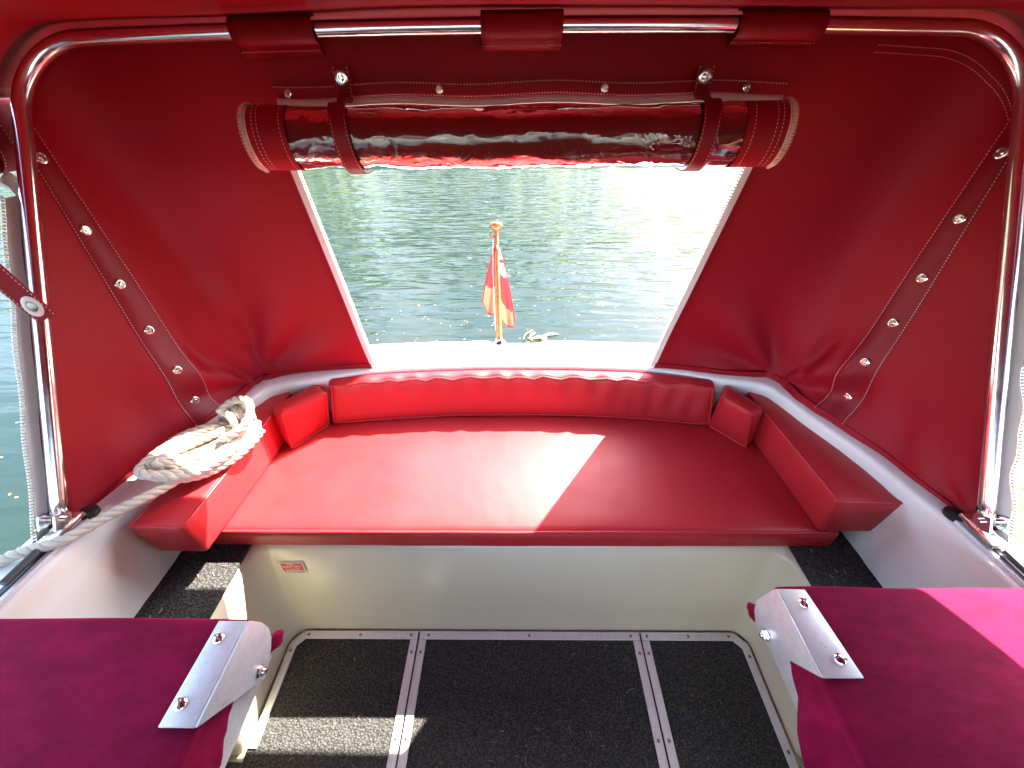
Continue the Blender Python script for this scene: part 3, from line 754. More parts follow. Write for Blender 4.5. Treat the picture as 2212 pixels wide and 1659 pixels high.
CL, CR = Vector((-.757, .893, ZG)), Vector((.757, .893, ZG))
def Sf(s, t, lift=0):
    p = S0(s, t); n = Nrm(s, t)
    env = math.sin(math.pi * min(1, max(0, t))) 
    side = 1 if s < 3 or s > 4 else .15
    d = -.010 * env * side                                        # the cloth bellies outwards a little
    d += .006 * env * nz(p, 3.2, 1) * side
    for c, amp, ks in ((CL, .011, 9), (CR, .016, 8)):           # pulls radiating from the stern corners
        v = p - c; dist = v.length; ang = math.atan2(v.z, math.hypot(v.x, v.y) * (1 if v.x * c.x < 0 else -1))
        d += amp * math.exp(-((dist - .09) / .17) ** 2) * math.sin(ang * ks + c.x * 2) * min(1, dist / .05)
    # tension folds above the coaming on the right side panel
    if s > 5:
        dd = (t - .86) / .10; d += .008 * math.exp(-dd * dd) * math.sin((s - 5) * 17) * (1 if s < 6.9 else 0)
    if s < 2:
        d += .003 * math.exp(-((t - .8) / .15) ** 2) * math.sin(s * 16)
    return p + n * (d + lift)
rear = thing('rear_canopy', 'maroon canvas rear canopy with a cut-out window above the stern', 'canopy', (0, .9, ZG))
TW = .215
def rear_sheet():
    seg = [26, 14, 22, 36, 22, 14, 26]; ss = []
    for k in range(7):
        for i in range(seg[k]): ss.append(k + i / seg[k])
    ss.append(7.0); ts = [i / 40 for i in range(41)]; ts = sorted(set([t for t in ts if abs(t - TW) > .012] + [TW]))
    V, Fc = [], []; m = len(ts)
    for s in ss:
        for t in ts: V.append(Sf(s, t))
    for i in range(len(ss) - 1):
        for j in range(m - 1):
            if 3 <= ss[i] < 4 and ts[j] >= TW - 1e-6: continue
            Fc.append((i * m + j, i * m + j + 1, (i + 1) * m + j + 1, (i + 1) * m + j))
    return mk('canvas', V, Fc, 'canvas', rear, True)
rear_sheet()
# hem along the coaming
for s0, s1 in ((.08, 3.0), (4.0, 6.92)):
    pts = [Sf(s0 + (s1 - s0) * i / 90, .985, .0015) for i in range(91)]
    V, Fc = ribbon(pts, .016, lambda i: S0(s0 + (s1 - s0) * i / 90, 1.0) - S0(s0 + (s1 - s0) * i / 90, .9), .003); mk('hem', V, Fc, 'canvas', rear, True, auto=40)
# diagonal reinforcing strips with a row of snaps
def strip(sc, hw, tl):
    V, Fc = [], []; n, m = 40, 4; sgn = 1 if sc < 3 else -1
    def pt(t, f): return Sf(sc + hw(t, f) * f, t, .0045 if abs(f) < .99 else .0005)
    for i in range(n + 1):
        t = .0 + .985 * i / n
        for j in range(m + 1): V.append(pt(t, -1 + 2 * j / m))
    for i in range(n):
        for j in range(m): a = i * (m + 1) + j; Fc.append((a, a + 1, a + m + 2, a + m + 1))
    o = mk('seam_strip', V, Fc, 'canvas_tape', rear, True)
    for f in (-.93, .93): stitches('stitching', [pt(.02 + .96 * i / 60, f) for i in range(61)], lambda p: (Vector((0, .25, 1)) - p).normalized(), o)
    for t in tl: 
        p = pt(t, 0); inst('snap_fastener', SNAP, p + Nrm(sc, t) * .001, Nrm(sc, t), o, random.uniform(0, 3), .88)
    return o
# strip half width in s units: constant ~27 mm of cloth
def hw_at(sc):
    def hw(t, f):
        e = -.04 if f < 0 else .04; return .037 / max((S0(sc + e, t) - S0(sc, t)).length / .04, 1e-3)
    return hw
strip(1.0, hw_at(1.0), (.065, .263, .437, .605, .768, .907)); strip(6.0, hw_at(6.0), (.073, .247, .43, .588, .742, .897))
# white zips down the two sides of the window opening
def teeth(name, pts, side, parent, mat='zip_tooth', pitch=.0062, size=(.0045, .0035, .003), out=.004):
    pts = resample(pts, pitch); fr = frames(pts); V, Fc = [], []
    for i, p in enumerate(pts):
        t = fr[i][0]; s = Vector(side(i / (len(pts) - 1)) if callable(side) else side); s = (s - t * s.dot(t)).normalized(); n = t.cross(s); c = p + s * out; k = len(V)
        for a in (-.5, .5):
            for b in (-.5, .5):
                for d in (-.5, .5): V.append(c + s * a * size[0] + t * b * size[1] + n * d * size[2])
        for f in ((0, 1, 3, 2), (4, 6, 7, 5), (0, 4, 5, 1), (2, 3, 7, 6), (0, 2, 6, 4), (1, 5, 7, 3)): Fc.append(tuple(k + q for q in f))
    o = mk(name, V, Fc, mat, parent, False); o['kind'] = 'stuff'; return o
for sc, sgn in ((3.0, 1), (4.0, -1)):
    pts = [Sf(sc, TW + (.995 - TW) * i / 50, 0) + Vector((sgn * .006, 0, 0)) for i in range(51)]
    V, Fc = ribbon(pts, .016, (1, 0, 0), .0015); z = mk('window_zip', V, Fc, 'zip_tape', rear, False)
    teeth('zip_teeth', [p + Vector((sgn * .008, -.002, 0)) for p in pts], (sgn, 0, 0), z)
# edge of the canvas carried forward of each hoop leg, with its zip
def leg_flap(sgn):
    d1 = Vector((sgn * .12, -.99, 0)).normalized(); n = 60; V, Fc = [], []; P = []
    for i in range(n + 1):
        w = .0 + (.655 if sgn < 0 else .80) * i / n; p = hoop_pt(sgn * (HB.x + .015), w) + OFFN * .010; P.append(p)
    wav = (lambda i: .0035 * math.sin(i * .42) + .0022 * math.sin(i * .93 + 1)) if sgn > 0 else (lambda i: .0015 * math.sin(i * .4))
    W1 = .021 if sgn < 0 else .018; W2 = .018 if sgn < 0 else .018
    rows = [[p - d1 * .012 for p in P], [p + d1 * W1 * .5 for p in P], [p + d1 * (W1 + wav(i) * .6) for i, p in enumerate(P)]]
    for r in rows: V += r
    for k in range(2):
        for i in range(n): a = k * (n + 1) + i; Fc.append((a, a + 1, a + n + 2, a + n + 1))
    fl = mk('edge_flap', V, Fc, 'canvas', rear, True)
    V, Fc = [], []
    rows = [[p + d1 * (W1 + wav(i) * .6 - .003) + Vector((-sgn * .0012, 0, 0)) for i, p in enumerate(P)], [p + d1 * (W1 + W2 + wav(i)) for i, p in enumerate(P)]]
    for r in rows: V += r
    for i in range(n): Fc.append((i, i + 1, i + n + 2, i + n + 1))
    z = mk('edge_zip', V, Fc, 'zip_tape', rear, True); teeth('zip_teeth', rows[1], d1, z, pitch=.0062, size=(.0048, .0036, .003))
    return rows[1]
zl = leg_flap(-1); zr = leg_flap(1)
# sleeves that hold the canvas on the hoop's top bar
def sleeve(x0, x1, drop):
    n = 14; V, Fc = [], []
    prof = []
    for a in range(0, 200, 20): prof.append((.0195 * math.cos(R(100 - a)) * -1, .0195 * math.sin(R(100 - a))))
    k = 6; xs = [x0 + (x1 - x0) * i / k for i in range(k + 1)]
    for x in xs:
        c = hoop_pt(x, HW + .012 * (1 - (x / .767) ** 2)); rowv = []
        for i in range(15):      # wrap: from behind the tube over the top, round the front and down to the canvas
            a = R(70 + 200 * i / 14); rowv.append(c + Vector((0, math.cos(a) * .0185, math.sin(a) * .0185)))
        rowv.append(c + Vector((0, .006, -.0185 - drop * .6))); rowv.append(c + Vector((0, .012, -.0185 - drop)))
        V += rowv
    m = 17
    for i in range(k):
        for j in range(m - 1): a = i * m + j; Fc.append((a, a + 1, a + m + 1, a + m))
    o = mk('frame_sleeve', V, Fc, 'canvas', rear, True, auto=60)
    sm = o.modifiers.new('thick', 'SOLIDIFY'); sm.thickness = .002; sm.offset = 1
    stitches('stitching', [V[i * m + 15] + Vector((0, -.003, 0)) for i in range(k + 1)], (0, -1, .2), o)
sleeve(-.497, -.352, .016); sleeve(-.060, .082, .014); sleeve(.385, .532, .008)
# stitch lines following the hoop inside the right-hand corner
for w in (.030, .043):
    pts = []
    for i in range(40):
        s = 4.35 + 1.35 * i / 39; pts.append(Sf(s, w + .015 * max(0, 1 - abs(s - 5)), .001))
    stitches('stitching', pts, lambda p: (Vector((0, .25, 1)) - p).normalized(), rear, wid=.0011)

# ------------------------------------------------------------------ rolled-up window
roll = thing('rolled_window', 'clear plastic window panel rolled up above the stern opening', 'window flap', (0, .868, 1.10))
RC = Vector((0, .853, 1.167)); RR = .0475
def roll_pt(x, a, rr): return Vector((x, RC.y - math.cos(a) * rr * .80, RC.z + math.sin(a) * rr * 1.03 - .004 * math.sin((x + .5) * 3.1) - .006 * x * 0))
def rollsurf(name, x0, x1, rr, mat, wr=0, nx=60, na=48, seed=0):
    V, Fc = [], []
    for i in range(nx + 1):
        x = x0 + (x1 - x0) * i / nx
        for j in range(na):
            a = 2 * math.pi * j / na; p = roll_pt(x, a, 1)
            q = Vector((x * 15, math.cos(a) * 1.25, math.sin(a) * 1.25)); q = q + .7 * Vector((mnoise.noise(q * .8), mnoise.noise(q * .8 + Vector((5, 0, 0))), mnoise.noise(q * .8 + Vector((0, 9, 0))))); d = mnoise.noise(q * .8 + Vector((seed, 0, 0))) + .22 * mnoise.noise(q * 1.7 + Vector((seed, 4, 0)))
            dd = 1 - abs(2 * (mnoise.noise(Vector((x * 13 + math.sin(a) * 2.5, math.cos(a) * 1.5, math.sin(a) * 2 + seed)))))
            V.append(roll_pt(x, a, rr + wr * d + wr * .7 * max(0, dd - .6)))
    for i in range(nx):
        for j in range(na): j2 = (j + 1) % na; Fc.append((i * na + j, i * na + j2, (i + 1) * na + j2, (i + 1) * na + j))
    return mk(name, V, Fc, mat, roll, True)
rollsurf('fabric_roll', -.480, .480, RR - .006, 'canvas', .0012, 50, 36, 3)
rollsurf('clear_sheet', -.418, .414, RR + .001, 'clear_vinyl', .0030, 190, 72, 1)
rollsurf('clear_layer', -.414, .410, RR - .003, 'clear_vinyl', .0022, 120, 60, 8)
for x0, x1 in ((-.480, -.412), (.408, .480)):
    b = rollsurf('end_band', x0, x1, RR + .003, 'canvas', .0008, 10, 48, 5)
    for x in (x0 + .012, x0 + .02 if x0 < 0 else x0 + .05, x0 + .060):
        stitches('stitching', [roll_pt(x, R(-60 + 190 * i / 40), RR + .0045) for i in range(41)], lambda p: Vector((0, p.y - RC.y, p.z - RC.z)).normalized(), b, lift=.0006)
for x, sgn in ((-.480, -1), (.480, 1)):
    pts = [roll_pt(x + sgn * .003, R(-75 + 215 * i / 60), RR + .001) for i in range(61)]
    V, Fc = ribbon(pts, .014, (1, 0, 0), .002); z = mk('zip_edge', V, Fc, 'zip_tape', roll, False)
    teeth('zip_teeth', [p + Vector((sgn * .004, 0, 0)) for p in pts], (sgn, 0, 0), z, 'beige_tooth', .0052, (.006, .0034, .006), .003)
    teeth('zip_teeth', [roll_pt(x + sgn * .003, R(-75 + 215 * i / 60), RR + .005) for i in range(61)], (sgn, 0, 0), z, 'beige_tooth', .0052, (.005, .0034, .004), .002)
# top edge of the panel, snapped to the canvas above the roll
band_pts = [S0(3 + .02 + .955 * (i / 40) + .012, .118 + .003 * math.sin(i * .5)) + Vector((0, -.004, 0)) for i in range(41)]
V, Fc = ribbon(band_pts, .021, (0, 0, 1), .002); band = mk('top_band', V, Fc, 'canvas', roll, False)
for dz in (.0092, -.0092): stitches('stitching', [p + Vector((0, -.001, dz)) for p in band_pts], (0, -1, 0), band, wid=.0018)
for x in (-.435, -.137, .160, .448):
    p = min(band_pts, key=lambda q: abs(q.x - x)); inst('snap_fastener', SNAP, p + Vector((0, -.0012, 0)), (0, -1, .1), band, random.random() * 3, .62)
cl = [p + Vector((0, -.004 - .006 * math.sin(math.pi * i / 40), -.0155 - .003 * math.sin(math.pi * i / 40))) for i, p in enumerate(band_pts)]
V, Fc = ribbon(cl, .013, (0, .5, 1), .0025); mk('edge_highlight', V, Fc, 'zip_tape', roll, True)  # white strip standing in for the highlight on the clear panel edge
# two straps that hold the roll
def strap(xt, xb, zt, nm='strap'):
    path = [Vector((xt, .908, zt)), Vector((xt, .906, zt - .03)), Vector((xt + (xb - xt) * .2, .890, 1.222))]
    for i in range(12):
        a = R(80 - 172 * i / 11); path.append(roll_pt(xt + (xb - xt) * (.25 + .75 * i / 11), a, RR + .0075))
    path.append(Vector((xb, .905, 1.108))); path = resample(smooth_path(path, 6), .006)
    V, Fc = ribbon(path, .030, (1, 0, 0), .0022); o = mk(nm, V, Fc, 'canvas_tape', roll, True, auto=50)
    fr = frames(path)
    for f in (-.0125, .0125):
        stitches('stitching', [p + Vector((f, 0, 0)) for p in path[:-6]], lambda p: (Vector((0, .25, 1.1)) - p).normalized(), o, lift=.0014)
    inst('turn_button', SNAP, path[0] + Vector((0, -.0025, -.016)), (0, -1, -.05), o, .8, 1.05)
strap(-.322, -.305, 1.272); strap(.348, .338, 1.268)

# ------------------------------------------------------------------ roof canopy with its rolled side curtains
roof = thing('roof_canopy', 'maroon canvas roof stretched forward from the steel hoop', 'canopy', (0, 0, 1.2))
def roof_sheet():
    ys = [.952, .946] + [.930 - (.930 + 1.15) * i / 44 for i in range(45)]; prof = []
    X, Zt, C = .915, 1.338, .125; hem = 1.236
    prof.append((-X - .004, hem)); prof.append((-X - .002, (hem + Zt - C) / 2 + .02))
    for i in range(1, 13): a = math.pi - math.pi / 2 * i / 12 ; a0 = math.pi - R(12); a = a0 + (math.pi / 2 - a0) * i / 12; prof.append((-X + C + C * math.cos(a), Zt - C + C * math.sin(a)))
    k = 24
    for i in range(1, k): x = (-X + C) + 2 * (X - C) * i / k; prof.append((x, Zt + .010 * (1 - (x / (X - C)) ** 2)))
    prof += [(-x, z) for x, z in prof[:14]][::-1]; V, Fc = [], []; m = len(prof)
    for y in ys:
        for x, z in prof:
            f = max(0, .925 - y) / 2.0; sag = -.012 * math.sin(math.pi * min(1, f)) * (1 - (x / .93) ** 2)
            # the cloth dips to the tube at the hoop
            p = Vector((x, y, z)); V.append(Vector((x + .004 * nz(p, 4, 2), y, z + sag + .005 * nz(p, 3, 1) + .02 * f - (.05 if y > .95 else .012 if y > .94 else 0))))
    for j in range(len(ys) - 1):
        for i in range(m - 1): a = j * m + i; Fc.append((a, a + 1, a + m + 1, a + m))
    mk('canvas', V, Fc, 'canvas', roof, True)
    for sgn in (-1, 1):
        pts = [Vector((sgn * (X + .001), y, hem + .006 + .02 * (.925 - y) / 2)) for y in ys]
        V, Fc = ribbon(pts, .020, (0, 0, 1), .004); h = mk('hem', V, Fc, 'canvas', roof, True, auto=40)
        stitches('stitching', [p + Vector((-sgn * .0025, 0, -.007)) for p in pts], (-sgn, 0, 0), h)
roof_sheet()
def curtain_bundle(sgn, name, label, z0, z1):
    t = thing(name, label, 'curtain', (sgn * .935, .5, z0))
    V, Fc = [], []; ny, na = 60, 28
    for i in range(ny + 1):
        y = .885 - 1.7 * i / ny
        for j in range(na):
            a = 2 * math.pi * j / na; rz = (z1 - z0) / 2; p = Vector((y * 3, math.cos(a) * 1.4, math.sin(a) * 1.4))
            rr = 1 + .22 * mnoise.noise(p) + .10 * mnoise.noise(p * 2.7); lump = 1 - .14 * math.exp(-((y - .80) / .03) ** 2) - .14 * math.exp(-((y - .30) / .03) ** 2)
            V.append(Vector((sgn * .945 + sgn * .028 * math.cos(a) * rr * lump, y, (z0 + z1) / 2 + .02 * (.925 - y) / 2 + rz * math.sin(a) * rr * lump)))
    for i in range(ny):
        for j in range(na): j2 = (j + 1) % na; Fc.append((i * na + j, i * na + j2, (i + 1) * na + j2, (i + 1) * na + j))
    Fc.append(tuple(reversed(range(na)))); Fc.append(tuple(ny * na + j for j in range(na)))
    mk('curtain_roll', V, Fc, 'canvas', t, True)
    for yy in (.80, .30):
        pts = []
        for i in range(25):
            a = 2 * math.pi * i / 24; pts.append(Vector((sgn * .945 + sgn * .031 * math.cos(a), yy, (z0 + z1) / 2 + .02 * (.925 - yy) / 2 + ((z1 - z0) / 2 + .002) * math.sin(a))))
        V, Fc = ribbon(pts, .032, (0, 1, 0), .002); b = mk('tie_strap', V, Fc, 'canvas', t, True, auto=50)
        for dy in (-.013, .013): stitches('stitching', [p + Vector((0, dy, 0)) for p in pts], lambda p: Vector((p.x - sgn * .945, 0, p.z - (z0 + z1) / 2)).normalized(), b)
    return t
cb = curtain_bundle(-1, 'rolled_curtain', 'rolled red side curtain under the roof edge beside the left hoop leg', 1.125, 1.238)
# zip slider and its pull tab hanging below the left-hand curtain
bm = bmesh.new(); bm_box(bm, (-.926, .775, 1.112), (.010, .030, .022), Matrix.Rotation(.5, 3, 'X'), .004, 2); from_bm('zip_slider', bm, 'white_plastic', cb)
V, Fc = ribbon([(-.921, .772, 1.106), (-.918, .772, 1.085), (-.917, .775, 1.060)], .020, (0, 1, 0), .003); mk('pull_tab', V, Fc, 'white_plastic', cb, False)
# a loose strap with a big turn-button eyelet hanging from the left roof edge
STN = Vector((.25, 0, -1)).cross(Vector((.8, .45, .5))).normalized(); STN = STN if STN.y < 0 else -STN
st = thing('hanging_strap', 'red canvas strap with a white oval eyelet dangling across the left hoop leg', 'strap', (-.93, .65, .9))
path = resample(smooth_path([(-.855, .560, 1.325), (-.835, .566, 1.15), (-.812, .570, 1.03), (-.787, .570, .942)], 8), .008)
V, Fc = ribbon(path, .030, (.8, .45, .5), .0025); so = mk('webbing', V, Fc, 'canvas', st, True, auto=50)
for f in (-.0125, .0125): stitches('stitching', [p + Vector((.8, .45, .5)).cross(Vector((.25, 0, -1))).cross(Vector((.25, 0, -1))).normalized() * f for p in path], STN, so, lift=.0014)
V1, F1 = lathe([(.0135, 0), (.0140, .0012), (.0120, .0026), (.0080, .0026), (.0066, .0010)], 26); F1 = F1[:-2]
ring = mesh_only('eyelet', [Vector((v.x * .82, v.y * 1.25, v.z)) for v in V1], F1, ['white_plastic'])
e = path[-4]; inst('eyelet', ring, e + STN * .0015, STN, st, 0.0)
V1, F1 = lathe([(.0068, 0), (.0068, .002), (.003, .003)], 10); inst('turn_button', mesh_only('turn_button', [Vector((v.x * .82, v.y * 1.2, v.z)) for v in V1], F1, ['dark_screw']), e + STN * .0015, STN, st)

# curtain added mostly out of frame, hem shaped for the right seat's shadow edge
def shade_curtain():
    t = thing('added_shade_curtain', 'maroon curtain with a white zip, added by the right hoop leg to shade the seat', 'curtain', (.925, 0, .6))
    V, Fc = [], []; n, m = 60, 16; edge = []
    for i in range(n + 1):
        for j in range(m + 1):
            f = j / m; hi = 1.252; y = .66 - 1.7 * i / n
            for _ in range(3):
                lo = max(.60, .973 + .51 * (y - .576)); z = lo + (hi - lo) * f; ys = .352 + .674 * (z - .555); y = ys - (ys + 1.06) * i / n
            V.append(Vector((.926 + .004 * math.sin(y * 17 + f * 2) * (1 - f) * min(1, i / 6), y, z)))
            if i == 0: edge.append(V[-1])
    for i in range(n):
        for j in range(m): a = i * (m + 1) + j; Fc.append((a, a + 1, a + m + 2, a + m + 1))
    mk('cloth', V, Fc, 'canvas', t, True)
    V, Fc = ribbon([p + Vector((-.002, -.010, 0)) for p in edge], .024, (0, 1, 0), .0015); z = mk('curtain_zip', V, Fc, 'zip_tape', t, False)
shade_curtain()

# ------------------------------------------------------------------ helm seats at the bottom corners
def helm_seat(sgn, yo, xin, label, flange, cheek, bolt, screws, plate, tuft):
    t = thing('helm_seat', label, 'seat', (sgn * .66, -.05, 0), 'velvet helm seats')
    zt = .582; zu = .564; x0, x1 = sorted((sgn * xin, sgn * .968)); y1 = yo; y0 = -.42
    def wf(u, v, w):
        p = Vector((x0 + (x1 - x0) * u, y0 + (y1 - y0) * v, zu + (zt - .0015 - zu) * w))
        p.z += .002 * nz(p, 6, 3 + sgn) * w; p.y += .004 * nz(p, 5, 8) * (v > .9); return p
    V, Fc = softbox((x1 - x0, y1 - y0, zt - zu), .0085, wf, (16, 24, 2), (.002, .003, .002)); mk('velvet_pad', V, Fc, 'velvet', t, True)
    # support box, set back under the pad
    bm = bmesh.new(); bm_box(bm, (sgn * .645, -.19, .283), (.27, .46, .561), None, .012, 2); from_bm('support_box', bm, 'gelcoat_cream', t)
    # angle bracket: flange screwed on the pad, cheek folded down
    def prism(poly, ext):
        bm = bmesh.new(); vs = [bm.verts.new(p) for p in poly]; f = bm.faces.new(vs); r = bmesh.ops.extrude_face_region(bm, geom=[f])
        bmesh.ops.translate(bm, verts=[g for g in r['geom'] if isinstance(g, bmesh.types.BMVert)], vec=ext); bmesh.ops.recalc_face_normals(bm, faces=bm.faces)
        es = [e for e in bm.edges]; bmesh.ops.bevel(bm, geom=es, offset=.0009, segments=2, affect='EDGES', profile=.5); return bm
    br = from_bm('bracket', prism([(x, y, zt + .0005) for x, y in flange], (0, 0, .0040)), 'aluminium', t)
    xc = sgn * (xin - .0005)
    ck = from_bm('bracket_cheek', prism([(xc, y, z) for y, z in cheek], (-sgn * .0040, 0, 0)), 'aluminium', t)
    for x, y in screws: inst('screw', SLOT, (x, y, zt + .0045), (0, 0, 1), br, random.uniform(0, 3))
    inst('bolt', NUT, (xc - sgn * .0042, bolt[0], bolt[1]), (-sgn, 0, 0), ck, .3, .85)
    # lower seat frame plate the bracket swings on
    xp = xc + sgn * .0085
    pl = from_bm('frame_plate', prism([(xp, y, z) for y, z in plate], (sgn * .0035, 0, 0)), 'aluminium', t)
    # tuft of velvet poking out at the pivot
    V, Fc = [], []
    for i in range(9):
        for j in range(12):
            a = 2 * math.pi * j / 12; f = i / 8; rr = .0165 * (math.sin(math.pi * (.12 + .86 * f)) ** .5) * (1 + .18 * math.sin(3 * a + i))
            V.append(Vector((xc + sgn * (.009 - .010 * f) + math.cos(a) * rr * .6, tuft[0] - .010 + .032 * f, tuft[1] + math.sin(a) * rr)))
    for i in range(8):
        for j in range(12): j2 = (j + 1) % 12; Fc.append((i * 12 + j, i * 12 + j2, i * 12 + 12 + j2, i * 12 + 12 + j))
    mk('velvet_tuft', V, Fc, 'velvet', t, True)
    # velvet skirt falling in folds from the inner edge of the pad
    V, Fc = [], []; n, m = 70, 18
    y_start = cheek[-1][0] + .044
    for i in range(n + 1):
        y = y_start - (y_start + .42) * i / n; zb = max(.24, .520 - (y_start - y) / 1.85)
        for j in range(m + 1):
            f = j / m; z = .566 - (.566 - zb) * f; drop = .566 - z; g = min(1, max(0, (cheek[-1][0] + .01 - y) / .05))
            fold = (.016 * math.sin(y * 44 + drop * 16 + 1) * g + .003 * math.sin(y * 90)) * min(1, drop / .05)
            V.append(Vector((sgn * (xin + .0055 - .004 * g * f) - sgn * abs(fold) * .9, y, z)))
    for i in range(n):
        for j in range(m): a = i * (m + 1) + j; Fc.append((a, a + 1, a + m + 2, a + m + 1))
    mk('velvet_skirt', V, Fc, 'velvet', t, True)
    return t
helm_seat(-1, .2455, .4237, 'dark crimson velvet seat at lower left with an aluminium bracket, in shade',
          [(-.4685, .2407), (-.4242, .2407), (-.4242, .1135), (-.4722, .1135)], [(.2407, .5864), (.2507, .5527), (.2526, .5253), (.2452, .5051), (.2306, .4896), (.1958, .4713), (.1135, .5864)], (.1986, .4987),
          [(-.4539, .216), (-.4575, .1373)], [(.2343, .5225), (.2343, .4548), (-.2745, .4548), (-.2745, .5225)], (.2434, .4768))
helm_seat(1, .2985, .4319, 'crimson velvet seat at lower right with an aluminium bracket, outer corner sunlit',
          [(.4324, .2928), (.4758, .2919), (.4886, .172), (.4324, .172)], [(.2928, .5864), (.3029, .5198), (.2947, .4978), (.2773, .4823), (.2361, .4896), (.172, .5864)], (.2535, .5015),
          [(.4612, .2699), (.4685, .194)], [(.2837, .5225), (.2837, .4685), (-.2745, .4685), (-.2745, .5225)], (.2892, .485))

# ------------------------------------------------------------------ rope: three twisted strands
def laid_rope(path, rad=.0098, pitch=.052, V=None, Fc=None):
    pts = resample(path, .0058); fr = frames(pts); d = 0
    for s in range(3):
        line = []
        for i, p in enumerate(pts):
            a = 2 * math.pi * (s / 3 + i * .0058 / pitch); line.append(p + (fr[i][1] * math.cos(a) + fr[i][2] * math.sin(a)) * rad * .50)
        tube(line, rad * .62, 7, verts=V, faces=Fc)
def rope():
    t = thing('coiled_rope', 'coil of thick cream rope on the left cushion, its tail along the coaming', 'rope', (-.75, .62, .52))
    V, Fc = [], []; rnd = random.Random(5); keys = []
    c = Vector((-.738, .622)); ax = Vector((.55, .835)).normalized(); bx = Vector((ax.y, -ax.x))
    loops = 8; z = .541
    for k in range(loops):
        La = (.108, .100, .114, .094, .106, .098, .110, .094)[k] + rnd.uniform(-.006, .006); Lb = (.052, .034, .046, .020, .056, .028, .040, .016)[k] + rnd.uniform(-.004, .004); o = Vector((rnd.uniform(-.008, .008), rnd.uniform(-.008, .008)))
        for i in range(12):
            a = 2 * math.pi * i / 12 + .4; f = (k + i / 12)
            q = c + o + ax * math.cos(a) * La + bx * math.sin(a) * Lb
            base = .541 if q.x > -.80 else .541 + (-.80 - q.x) * .3
            base = max(base, .541 if q.x > -.735 else .568 if q.x < -.79 else .541 + .027 * (-.735 - q.x) / .055)
            keys.append((q.x, q.y, base + .0042 * f + rnd.uniform(-.002, .004)))
    coil = smooth_path(keys, 8); laid_rope(coil, V=V, Fc=Fc)
    mk('coil', V, Fc, 'rope', t, True)
    # wrapping turns and the small loop at the after end
    V, Fc = [], []
    w0 = c + ax * .086; 
    for k in range(3):
        cc = w0 + ax * (-.016 + .019 * k) - bx * .030; pts = []
        for i in range(20):
            a = 2 * math.pi * i / 19; q = cc + bx * math.cos(a) * .036 + ax * .006 * math.sin(a); pts.append((q.x, q.y, .577 + .028 * math.sin(a)))
        laid_rope(pts, .0092, V=V, Fc=Fc)
    loop = smooth_path([(-.742, .705, .606), (-.712, .728, .622), (-.672, .722, .628), (-.655, .692, .612), (-.668, .655, .592), (-.700, .630, .588)], 8); laid_rope(loop, .0095, V=V, Fc=Fc)
    mk('wrapping_turns', V, Fc, 'rope', t, True)
    V, Fc = [], []
    tail = smooth_path([(-.735, .565, .560), (-.765, .515, .560), (-.785, .480, .566), (-.812, .452, .567), (-.838, .418, .568), (-.858, .388, .570), (-.880, .372, .572), (-.905, .362, .573), (-.930, .352, .570), (-.957, .340, .560), (-.982, .330, .535), (-.995, .325, .48), (-1.0, .31, .30), (-1.0, .28, .0), (-1.0, .25, -.35)], 8)
    laid_rope(tail, .0102, V=V, Fc=Fc); mk('tail', V, Fc, 'rope', t, True)
rope()

# ------------------------------------------------------------------ flagstaff and ensign
staff = thing('flagstaff', 'varnished wooden flagstaff with a round knob on the stern', 'flagstaff', (-.057, 1.112, .55))
SB, STp = Vector((-.057, 1.106, .548)), Vector((-.0635, 1.275, .872)); sd = (STp - SB).normalized()
V, Fc = tube([SB.lerp(STp, i / 10) for i in range(11)], lambda t: .0105 - .0045 * t, 14); mk('pole', V, Fc, 'varnished_wood', staff, True, auto=50)
V, Fc = lathe([(.007, -.004), (.012, .002), (.020, .008), (.0225, .014), (.019, .021), (.009, .025), (.002, .026)], 20); q = sd.to_track_quat('Z', 'Y')
mk('knob', [q @ v + STp for v in V], Fc, 'varnished_wood', staff, True)
V, Fc = tube([STp - sd * .020 + Vector((-.004, 0, 0)), STp - sd * .018 + Vector((-.018, -.004, .002)), STp - sd * .013 + Vector((-.022, -.004, .005))], .0042, 8); mk('cleat', V, Fc, 'varnished_wood', staff, True)
V, Fc = lathe([(.022, 0), (.022, .004), (.015, .010), (.0125, .016)], 18); mk('socket', [v + SB + Vector((0, 0, .006)) for v in V], Fc, 'steel', staff, True, auto=40)
V, Fc = tube([STp - sd * .016 + Vector((-.010, -.004, 0)), STp - sd * .12 + Vector((-.014, -.006, 0)), SB + sd * .05 + Vector((-.011, -.005, 0))], .0012, 5); mk('halyard', V, Fc, 'white_plastic', staff, True)
bm = bmesh.new(); bm_box(bm, (-.068, 1.035, .5575), (.012, .009, .006), Matrix.Rotation(.4, 3, 'Z'), .002, 1); o = from_bm('deck_eye', bm, 'steel', staff)
